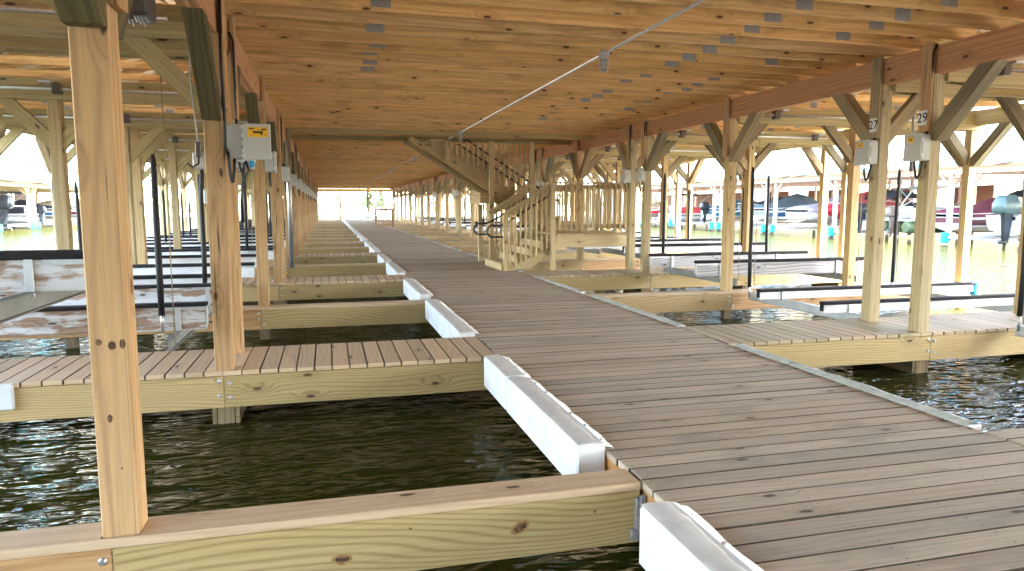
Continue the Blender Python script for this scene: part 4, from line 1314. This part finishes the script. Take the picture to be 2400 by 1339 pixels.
def boat(loc, dirx, label, L=6.4, B=2.3, hull='gel_white', band='gel_blue', cover=None, humps=0.7, motor='cowl_black', tower=False, shield=True, seats=False, group=None, cat='motor boat', plat=False, ms=1.0, drive=True):
    """stern at local x=0, bow towards +x; hull bottom at z=0"""
    r = thing('motor_boat', label, cat, loc, 0 if dirx > 0 else PI, group)
    N_ = 13
    def st_(t):
        hb = B / 2 * (1 - max(0, (t - 0.38) / 0.62) ** 2.3) * (0.96 + 0.04 * min(1, t * 4))
        hb = max(hb, 0.03)
        keel = 0.0 + 0.62 * max(0, (t - 0.6) / 0.4) ** 2.2
        ch = 0.26 + 0.42 * t ** 2.2
        sh = 0.88 + 0.30 * t ** 1.6
        return hb, keel, ch, sh
    secs, low, top = [], [], []
    for i in range(N_):
        t = i / (N_ - 1); hb, k_, c_, s_ = st_(t)
        x = t * L
        cx = x - 0.0
        secs.append([(x + 0.10 * t, hb, s_), (x + 0.05 * t, hb * 0.98, (s_ + c_) / 2 + 0.03), (x, hb * 0.86, c_), (x, 0, k_), (x, -hb * 0.86, c_), (x + 0.05 * t, -hb * 0.98, (s_ + c_) / 2 + 0.03), (x + 0.10 * t, -hb, s_)])
    m_ = MB(); m_.loft(secs, caps=True, smooth=False); m_.build('hull', hull, r)
    m_ = MB()
    for sg in (1, -1):
        ss = []
        for i in range(N_):
            t = i / (N_ - 1); hb, k_, c_, s_ = st_(t); x = t * L
            zl, zh = c_ + 0.10 * (s_ - c_), c_ + (0.52 + 0.1 * t) * (s_ - c_)
            g_ = lambda z: hb * (0.86 + 0.12 * min(1, (z - c_) / ((s_ - c_) / 2 + 0.03))) + 0.012
            ss.append([(x + 0.03 * t, sg * g_(zl), zl), (x + 0.06 * t, sg * g_(zh), zh), (x + 0.06 * t, sg * (g_(zh) - 0.01), zh + 0.002)])
        m_.loft(ss, caps=False, smooth=True)
    m_.box((-0.006, 0, 0.56), (0.012, B * 0.9, 0.26), ch=0)
    m_.build('stripe', band, r)
    m_ = MB()
    for sg in (1, -1):
        m_.tube([(secs[i][0][0], sg * (st_(i / (N_ - 1))[0] + 0.01), st_(i / (N_ - 1))[3]) for i in range(N_)], 0.028, 6)
    m_.tube([(0, -B / 2 * 0.97, 0.88), (0, B / 2 * 0.97, 0.88)], 0.028, 6)
    m_.build('rub_rail', 'gel_white', r)
    # deck or cover
    if cover:
        ss = []
        for i in range(N_):
            t = i / (N_ - 1); hb, k_, c_, s_ = st_(t); x = t * L + 0.1 * t
            hgt = humps * math.exp(-((t - 0.5) / 0.22) ** 2) + 0.22 * math.exp(-((t - 0.1) / 0.15) ** 2) * (1 if humps > 0.3 else .5) + 0.04
            hgt *= (1 - t ** 6)
            ss.append([(x, hb + 0.035, s_ - 0.16), (x, hb + 0.03, s_ + 0.015), (x, hb * 0.72, s_ + hgt * 0.62 + random.uniform(-.02, .02)), (x, hb * 0.36, s_ + hgt * 0.92 + random.uniform(-.02, .02)), (x, 0, s_ + hgt),
                       (x, -hb * 0.36, s_ + hgt * 0.92), (x, -hb * 0.72, s_ + hgt * 0.62), (x, -hb - 0.03, s_ + 0.015), (x, -hb - 0.035, s_ - 0.16)])
        m_ = MB(); m_.loft(ss, caps=True, smooth=True); m_.build('cover', cover, r)
    else:
        m_ = MB()
        ss = []
        for i in range(6, N_):
            t = i / (N_ - 1); hb, k_, c_, s_ = st_(t); x = t * L + 0.1 * t
            ss.append([(x, hb, s_), (x, hb * 0.5, s_ + 0.07), (x, 0, s_ + 0.1), (x, -hb * 0.5, s_ + 0.07), (x, -hb, s_)])
        m_.loft(ss, caps=False); m_.build('foredeck', hull, r)
        m_ = MB(); m_.box((L * 0.24, 0, 0.42), (L * 0.46, B * 0.82, 0.04), ch=0.0); m_.build('cockpit_floor', 'cover_tan', r)
        for yy in (-0.5, 0.5):
            m_ = MB(); m_.box((L * 0.36, yy, 0.66), (0.5, 0.5, 0.16), ch=0.04); m_.box((L * 0.36 - 0.25, yy, 0.92), (0.12, 0.5, 0.5), ch=0.04); m_.build('seat', 'gel_white', r)
        m_ = MB(); m_.box((0.35, 0, 0.70), (0.5, B * 0.78, 0.3), ch=0.05); m_.build('bench', 'gel_white', r)
    if shield and not cover:
        m_ = MB()
        for pts in ([(L * .5, B * .42, 1.0), (L * .66, B * .28, 1.06), (L * .58, B * .25, 1.48), (L * .44, B * .38, 1.42)], [(L * .66, B * .28, 1.06), (L * .66, -B * .28, 1.06), (L * .58, -B * .25, 1.48), (L * .58, B * .25, 1.48)], [(L * .66, -B * .28, 1.06), (L * .5, -B * .42, 1.0), (L * .44, -B * .38, 1.42), (L * .58, -B * .25, 1.48)]):
            m_.face(pts)
            m_.face([(p[0] - 0.012, p[1] * 0.99, p[2]) for p in pts][::-1])
        m_.build('windshield', 'tinted_glass', r)
    if tower:
        m_ = MB()
        for sg in (1, -1):
            m_.tube([(L * .22, sg * B * .47, .9), (L * .26, sg * B * .46, 1.45), (L * .36, sg * B * .40, 2.05), (L * .42, sg * B * .34, 2.2)], 0.04, 8)
            m_.tube([(L * .52, sg * B * .47, .95), (L * .47, sg * B * .44, 1.5), (L * .42, sg * B * .34, 2.2)], 0.04, 8)
            m_.tube([(L * .24, sg * B * .46, 1.2), (L * .36, sg * B * .44, 1.55), (L * .47, sg * B * .44, 1.5)], 0.03, 6)
        m_.tube([(L * .42, B * .34, 2.2), (L * .42, 0, 2.27), (L * .42, -B * .34, 2.2)], 0.04, 8)
        m_.build('wake_tower', 'gel_white', r)
        ss = [[(L * .1 + q * L * .36, B * .40 * a, 1.62 + 0.42 * math.sqrt(max(0, 1 - a * a)) + 0.12 * math.sin(q * PI)) for a in (-1, -.8, -.4, 0, .4, .8, 1)] for q in (0, .33, .66, 1)]
        m_ = MB(); m_.loft(ss, caps=False); m_.loft([[(p[0], p[1] * 0.98, p[2] - 0.02) for p in row] for row in ss], caps=False); m_.build('canopy', 'cover_black', r)
    if plat:
        m_ = MB(); m_.box((-0.32, 0, 0.34), (0.62, B * 0.8, 0.06), ch=0.02); m_.build('swim_platform', 'gel_white', r)
    if motor: outboard(r, -0.24, 0, 0.62, motor, ms)
    # cradle under the hull
    return r
def pontoon(loc, dirx, label, L=6.6, B=2.4, fence='gel_maroon', top='cover_black', motor='cowl_black', logs='alu', group=None):
    r = thing('pontoon_boat', label, 'pontoon boat', loc, 0 if dirx > 0 else PI, group)
    for yy in (-0.8, 0.8):
        m_ = MB(); m_.tube([(-0.05, yy, 0.30), (0.05, yy, 0.32), (L - 1, yy, 0.32), (L - 0.5, yy, 0.36), (L, yy, 0.52)], [0.24, 0.31, 0.31, 0.24, 0.04], 14); m_.build('pontoon', logs, r)
    m_ = MB(); m_.box((L / 2, 0, 0.68), (L, B, 0.10), ch=0.02); m_.build('deck', 'gel_white', r)
    for sg in (-1, 1):
        m_ = MB(); m_.box((L * .52, sg * B * .47, 1.02), (L * .86, 0.03, 0.52), ch=0.004); m_.build('fence_panel', fence, r)
        m_ = MB(); m_.tube([(L * .09, sg * B * .47, 1.32), (L * .95, sg * B * .47, 1.32)], 0.022, 6); m_.tube([(L * .09, sg * B * .47, 0.74), (L * .09, sg * B * .47, 1.32)], 0.02, 6); m_.build('fence_rail', 'alu', r)
    for yy in (-0.78, 0.78):
        m_ = MB(); m_.box((L * .09, yy, 1.02), (0.03, 0.62, 0.52), ch=0.004); m_.build('fence_panel', fence, r)
    m_ = MB(); m_.box((L * .95, 0, 1.02), (0.03, B * .92, 0.52), ch=0.004); m_.build('fence_panel', fence, r)
    for (x, yy) in ((L * .22, -0.75), (L * .22, 0.75), (L * .75, 0.8), (L * .75, -0.8)):
        m_ = MB(); m_.box((x, yy, 0.92), (1.3, 0.55, 0.36), ch=0.06); m_.box((x, yy + math.copysign(0.24, yy), 1.2), (1.3, 0.12, 0.4), ch=0.05); m_.build('seat', 'gel_white', r)
    m_ = MB()
    ss = [[(L * .18 + q * 2.6, B * .48 * a, 2.30 + 0.16 * (1 - a * a) + 0.05 * math.sin(q * PI)) for a in (-1, -.6, 0, .6, 1)] for q in (0, .25, .5, .75, 1)]
    m_.loft(ss, caps=False); m_.loft([[(p[0], p[1] * .99, p[2] - 0.03) for p in row] for row in ss], caps=False); m_.build('canopy', top, r)
    for sg in (-1, 1):
        m_ = MB(); m_.tube([(L * .2, sg * B * .47, 2.3), (L * .38, sg * B * .47, 1.32), (L * .18 + 2.5, sg * B * .47, 2.3)], 0.018, 6)
        m_.build('canopy_frame', 'alu', r)
    outboard(r, -0.12, 0, 0.62, motor, 0.95)
    return r
# ------------------------------------------------------------ far docks across the water
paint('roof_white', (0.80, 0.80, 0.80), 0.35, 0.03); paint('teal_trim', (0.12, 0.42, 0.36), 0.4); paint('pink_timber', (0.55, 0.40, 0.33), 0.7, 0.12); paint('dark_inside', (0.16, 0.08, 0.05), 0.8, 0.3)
def far_dock(x0, dirx, y0, y1, label, fingers, wood_='pink_timber', ez=3.15, cap='cyan', railing=False):
    """covered dock whose open side faces the channel at x0; dirx points away from the channel"""
    r = thing('covered_dock', label, 'covered dock', (0, 0, 0))
    D = 11.0
    X = lambda d: x0 + dirx * d
    m_ = MB()
    def quad(pts, m__): m__.face(pts)
    # roof: two slopes
    for (d0, z0, d1, z1) in ((-0.7, ez + 0.12, D / 2, ez + 2.3), (D / 2, ez + 2.3, D + 0.7, ez + 0.12)):
        m_.bar((X(d0), (y0 + y1) / 2, z0), (X(d1), (y0 + y1) / 2, z1), y1 - y0, 0.05, ch=0)
    m_.build('roof', 'roof_white', r)
    m_ = MB(); m_.box((X(-0.72), (y0 + y1) / 2, ez + 0.06), (0.04, y1 - y0, 0.14), ch=0); m_.build('trim', 'teal_trim', r)
    m_ = MB(); m_.box((X(-0.05), (y0 + y1) / 2, ez - 0.22), (0.10, y1 - y0, 0.30), ch=0); m_.build('eave_beam', wood_, r)
    for i_, yy in enumerate(fingers):
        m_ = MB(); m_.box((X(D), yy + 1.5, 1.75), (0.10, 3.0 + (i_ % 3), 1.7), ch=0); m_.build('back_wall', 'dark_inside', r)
    m_ = MB(); m_.box((X(D - 1.2), (y0 + y1) / 2, -0.1), (2.2, y1 - y0, 0.2), ch=0); m_.build('back_walk', wood_, r)
    for yy in fingers:
        m_ = MB(); m_.box((X(D / 2), yy, -0.14), (D, 1.1, 0.16), ch=0); m_.build('finger', 'white', r)
        for o_ in (-0.48, 0.48):
            m_ = MB()
            m_.box((X(0.12), yy + o_, ez / 2 - 0.2), (0.17, 0.17, ez + 0.2), ch=0)
            m_.build('post', wood_, r)
            m_ = MB(); m_.box((X(0.12), yy + o_, 1.15), (0.19, 0.19, 2.1), ch=0.01); m_.build('post_sleeve', 'gel_white', r)
            m_ = MB(); m_.box((X(-0.08), yy + o_, -0.18), (0.30, 0.26, 0.50), ch=0.04); m_.build('corner_bumper', cap, r)
            for dd in (4.5, 9.0):
                m_ = MB(); m_.box((X(dd), yy + o_, ez / 2 - 0.2), (0.15, 0.15, ez + 0.4), ch=0); m_.build('post', wood_, r)
            m_ = MB()
            sgn = 1 if o_ > 0 else -1
            m_.bar((X(0.12), yy + o_, ez - 1.0), (X(0.12), yy + o_ + sgn * 0.62, ez - 0.38), 0.10, 0.12, ch=0)
            m_.bar((X(0.12), yy + o_, ez - 1.05), (X(0.78), yy + o_, ez - 0.35), 0.10, 0.12, ch=0)
            m_.build('knee_brace', wood_, r)
        m_ = MB(); m_.box((X(D / 2), yy, ez - 0.24), (D, 0.12, 0.26), ch=0); m_.build('girder', wood_, r)
        m_ = MB(); m_.bar((X(1), yy + 0.6, ez - 0.08), (X(5), yy + 1.6, ez + 0.9), 0.08, 0.1, ch=0); m_.bar((X(1), yy - 0.6, ez - 0.08), (X(5), yy - 1.6, ez + 0.9), 0.08, 0.1, ch=0)
        m_.build('roof_strut', wood_, r)
    if railing:
        m_ = MB()
        m_.box((X(D * .30), (y0 + y1) / 2, ez + 2.35), (0.08, y1 - y0, 0.06), ch=0); m_.box((X(D * .30), (y0 + y1) / 2, ez + 1.72), (0.08, y1 - y0, 0.05), ch=0)
        yy = y0 + 1
        while yy < y1 - 1:
            m_.box((X(D * .30), yy, ez + 1.98), (0.06, 0.42, 0.66), ch=0); yy += 1.5
        m_.build('roof_railing', 'motor', r)
    return r
fR = [13.6, 20.2, 26.6, 34.4, 41.0, 47.6, 54.2, 60.8, 67.4, 74.0]
far_dock(28.3, 1, 8, 82, 'long covered dock with white metal roof across the water on the right', fR)
fL = [28.0, 34.6, 41.2, 47.8, 54.4, 61.0, 67.6, 74.2, 80.8, 87.4]
far_dock(-21.5, -1, 22, 94, 'long covered dock with white roof and roof railing across the water on the left', fL, 'stair', 3.05, 'cyan', True)
GR = 'boats moored under the covered dock on the right'
boat((28.7, 24.2, 0.0), 1, 'boat with white wake tower, black canopy and big dark green outboard motor, right dock', L=7.0, B=2.5, hull='gel_white', band='gel_white', motor='cowl_green', tower=True, group=GR, ms=1.45)
boat((29.6, 28.3, 0.05), 1, 'maroon covered boat with white lower hull between right dock posts', hull='gel_white', band='gel_maroon', cover='cover_maroon', humps=0.75, motor=None, group=GR)
pontoon((28.7, 30.75, -0.1), 1, 'pale pontoon boat with brown outboard motor at the right dock', fence='gel_white', top='gel_white', motor='cowl_brown', group=GR, logs='hull_green')
boat((28.8, 33.0, 0.05), 1, 'white boat with wake tower between the right dock posts', B=2.0, hull='gel_white', band='cover_mauve', motor='cowl_black', tower=True, group=GR)
boat((35.0, 36.2, 0.35), -1, 'boat under a pinkish red cover with red nose at the right dock', hull='gel_red', band='gel_red', cover='cover_red', humps=0.85, motor=None, group=GR)
boat((28.9, 39.0, 0.2), 1, 'white boat under mauve and slate cover at the right dock', hull='gel_white', band='gel_white', cover='cover_mauve', humps=0.8, motor=None, group=GR, plat=True)
boat((28.9, 43.4, 0.25), 1, 'white boat under a slate grey cover farther along the right dock', hull='gel_white', band='gel_blue', cover='cover_slate', humps=0.95, motor=None, group=GR)
boat((35.5, 45.8, 0.3), -1, 'boat with dark teal stripe and black cover, bow to the water, right dock', hull='gel_white', band='gel_teal', cover='cover_black', humps=0.7, motor=None, group=GR)
boat((29.0, 50.0, 0.2), 1, 'white boat with teal stripe under slate cover, far along the right dock', hull='gel_white', band='gel_teal', cover='cover_slate', humps=0.7, motor='cowl_black', group=GR)
pontoon((29.0, 57.5, -0.1), 1, 'red fenced pontoon boat far along the right dock', fence='gel_red', motor='cowl_black', group=GR)
boat((29.0, 64.3, 0.2), 1, 'small white boat farthest along the right dock', hull='gel_white', band='gel_red', cover='cover_tan', humps=0.6, motor=None, group=GR)
GL = 'boats moored under the covered dock on the left'
boat((-22.6, 57.9, 0.1), -1, 'maroon boat with big black outboard motor at the left dock', hull='gel_white', band='gel_maroon', motor='cowl_black', group=GL, ms=1.7)
pontoon((-22.3, 64.3, -0.05), -1, 'pontoon boat with black fence at the left dock', fence='gel_black', top='cover_slate', group=GL)
boat((-22.6, 51.2, 0.15), -1, 'maroon boat under slate cover, nearest at the left dock', hull='gel_maroon', band='gel_maroon', cover='cover_slate', group=GL, motor=None)
boat((-22.6, 71.0, 0.15), -1, 'white boat with blue stripe at the left dock', hull='gel_white', band='gel_blue', cover='cover_black', group=GL, motor='cowl_black')
boat((-22.6, 77.5, 0.15), -1, 'small tan covered boat farthest at the left dock', hull='gel_white', band='gel_maroon', cover='cover_tan', group=GL, motor=None)

# ------------------------------------------------------------ shore shrubs and trees
def leafmat(name, col):
    m = new_mat(name, 0.7, col, noise=0.35, nscale=1.5); M[name] = m; return name
leafmat('shrub_green', (0.15, 0.18, 0.08)); leafmat('shrub_olive', (0.22, 0.20, 0.11)); leafmat('shrub_dry', (0.32, 0.25, 0.16)); leafmat('pine_green', (0.11, 0.15, 0.08))
M['bark'] = new_mat('bark', 0.9, (0.12, 0.08, 0.05), noise=0.3, nscale=6, bump=0.5)
def shrub(loc, rx_, rz_, mat, label, n=700, tall=False, trunk=0.0, group='shrubs and trees on the far shore'):
    r = thing('shore_tree' if tall else 'shore_shrub', label, 'tree' if tall else 'shrub', loc, group=group)
    m_ = MB(); rnd = random.Random(hash(label) % 9999 if False else int(abs(loc[0]) * 31 + loc[1] * 7))
    cl = [(rnd.uniform(-.75, .75) * rx_, rnd.uniform(-.6, .6) * rx_, rnd.uniform(.25, .85) * rz_, rnd.uniform(.22, .42)) for _ in range(10)]
    for i in range(n):
        if tall and trunk < 0:      # conifer
            h = rnd.random() ** 0.8; rr = (1 - h) * rx_ * (0.75 + 0.25 * math.sin(h * 40)); a = rnd.uniform(0, 2 * PI); q = rnd.random() ** 0.5
            c_ = Vector((rr * q * math.cos(a), rr * q * math.sin(a), 0.6 + h * rz_))
        else:
            k_ = rnd.choice(cl)
            d_ = Vector((rnd.gauss(0, 1), rnd.gauss(0, 1), rnd.gauss(0, .8))).normalized() * (rnd.random() ** 0.4) * k_[3]
            c_ = Vector((k_[0] + d_.x * rx_, k_[1] + d_.y * rx_, max(0.05, k_[2] + d_.z * rz_ * .8)))
        s_ = rnd.uniform(.10, .22) * (1.3 if tall else 1)
        n1 = Vector((rnd.gauss(0, 1), rnd.gauss(0, 1), rnd.gauss(0, 1))).normalized(); n2 = n1.cross(Vector((rnd.random(), .3, .5))).normalized()
        m_.face([c_ + n1 * s_, c_ + n2 * s_ * .6, c_ - n1 * s_, c_ - n2 * s_ * .6])
    m_.build('crown' if tall else 'foliage', mat, r)
    m_ = MB()
    for i in range(4 if not tall else 1):
        a = i * 1.7
        m_.tube([(0, 0, -0.2), (0.1 * math.cos(a) * rx_, 0.1 * math.sin(a) * rx_, rz_ * .3), (0.45 * math.cos(a) * rx_ if not tall else 0, 0.4 * math.sin(a) * rx_ if not tall else 0, rz_ * .75)], [0.09 * (2 if tall else 1), 0.06 * (2 if tall else 1), 0.02], 6)
    m_.build('trunk' if tall else 'stems', 'bark', r)
rr = random.Random(5)
mats_ = ['shrub_green', 'shrub_olive', 'shrub_dry', 'shrub_olive']
x = -62; i = 0
while x < 75:
    hgt = rr.uniform(1.6, 3.4)
    mt = mats_[i % 4]
    shrub((x, 124 + rr.uniform(-1, 5), 0.4), rr.uniform(1.6, 2.8), hgt, mt, '%s %s shrub on the far shore counted from the left' % (nth(i + 1), {'shrub_green': 'green', 'shrub_olive': 'olive', 'shrub_dry': 'dry brownish'}[mt]), n=380)
    x += rr.uniform(3.2, 5.2); i += 1
shrub((7.0, 124, 0.4), 1.5, 3.6, 'pine_green', 'dark conifer on the far shore seen between the end posts', n=1200, tall=True, trunk=-1)
shrub((9.2, 127, 0.4), 1.3, 3.2, 'pine_green', 'second dark conifer on the far shore, right of the first', n=1000, tall=True, trunk=-1)
shrub((-30, 130, 0.4), 5, 7.5, 'shrub_green', 'rounded green tree on the far left shore', n=2200, tall=True)
shrub((48, 130, 0.4), 5, 7.0, 'shrub_green', 'rounded green tree on the far right shore', n=2200, tall=True)

# ------------------------------------------------------------ large knots on the nearest timbers
M['knot'] = wood('knot_wood', (0.24, 0.13, 0.055), (0.06, 0.03, 0.015), rings=60, ringamt=0.9, knots=0.0)
M['knot_halo'] = wood('knot_halo', (0.40, 0.25, 0.10), (0.26, 0.14, 0.05), rings=70, ringamt=0.8, knots=0.0)
def knot(parent, cx, cy, cz, rx_, rz_, ang=0.0, seed=1):
    rnd = random.Random(seed)
    for nm, k_, dy, mt in (('knot_ring', 1.45 if seed < 20 else 1.15, 0.0, 'knot_halo'), ('knot', 1.0, -0.0006, 'knot')):
        m_ = MB(); pts = []; uvs = []
        for i in range(22):
            a = 2 * PI * i / 22; q = k_ * (1 + rnd.uniform(-.09, .09))
            x, z = rx_ * q * math.cos(a), rz_ * q * math.sin(a)
            pts.append((cx + x * math.cos(ang) - z * math.sin(ang), cy + dy, cz + x * math.sin(ang) + z * math.cos(ang)))
            uvs.append((0.3 * x, math.hypot(x, z) + 0.02))
        m_.face([(cx, cy + dy, cz)] and pts, uvs, 0.5)
        for i in range(22):
            j = (i + 1) % 22
            m_.face([pts[i], pts[j], (pts[j][0], cy + 0.002, pts[j][2]), (pts[i][0], cy + 0.002, pts[i][2])], None, 0.5)
        m_.build(nm, mt, parent)
nb = bpy.data.objects['dock_beam']
for i, (px, pz, rx_, rz_, an) in enumerate(((0.02, -0.205, 0.030, 0.017, 0.0), (0.83, -0.155, 0.036, 0.019, 0.5), (0.32, -0.10, 0.006, 0.005, 0), (1.20, -0.12, 0.007, 0.006, 0))):
    knot(nb, px, 0.0014, pz, rx_, rz_, an, i)
pa = [o for o in bpy.data.objects if o.get('label', '') == 'timber post on the first single beam, left side, walkway row']
if pa:
    for i, (px, pz, rx_, rz_) in enumerate(((-0.035, 0.80, 0.011, 0.012), (0.012, 0.785, 0.013, 0.016), (0.050, 0.79, 0.010, 0.018), (-0.012, 0.49, 0.009, 0.015), (0.02, 0.28, 0.004, 0.004))):
        knot(pa[0], px, -PW / 2 - 0.0006, pz, rx_, rz_, 0.0, 20 + i)
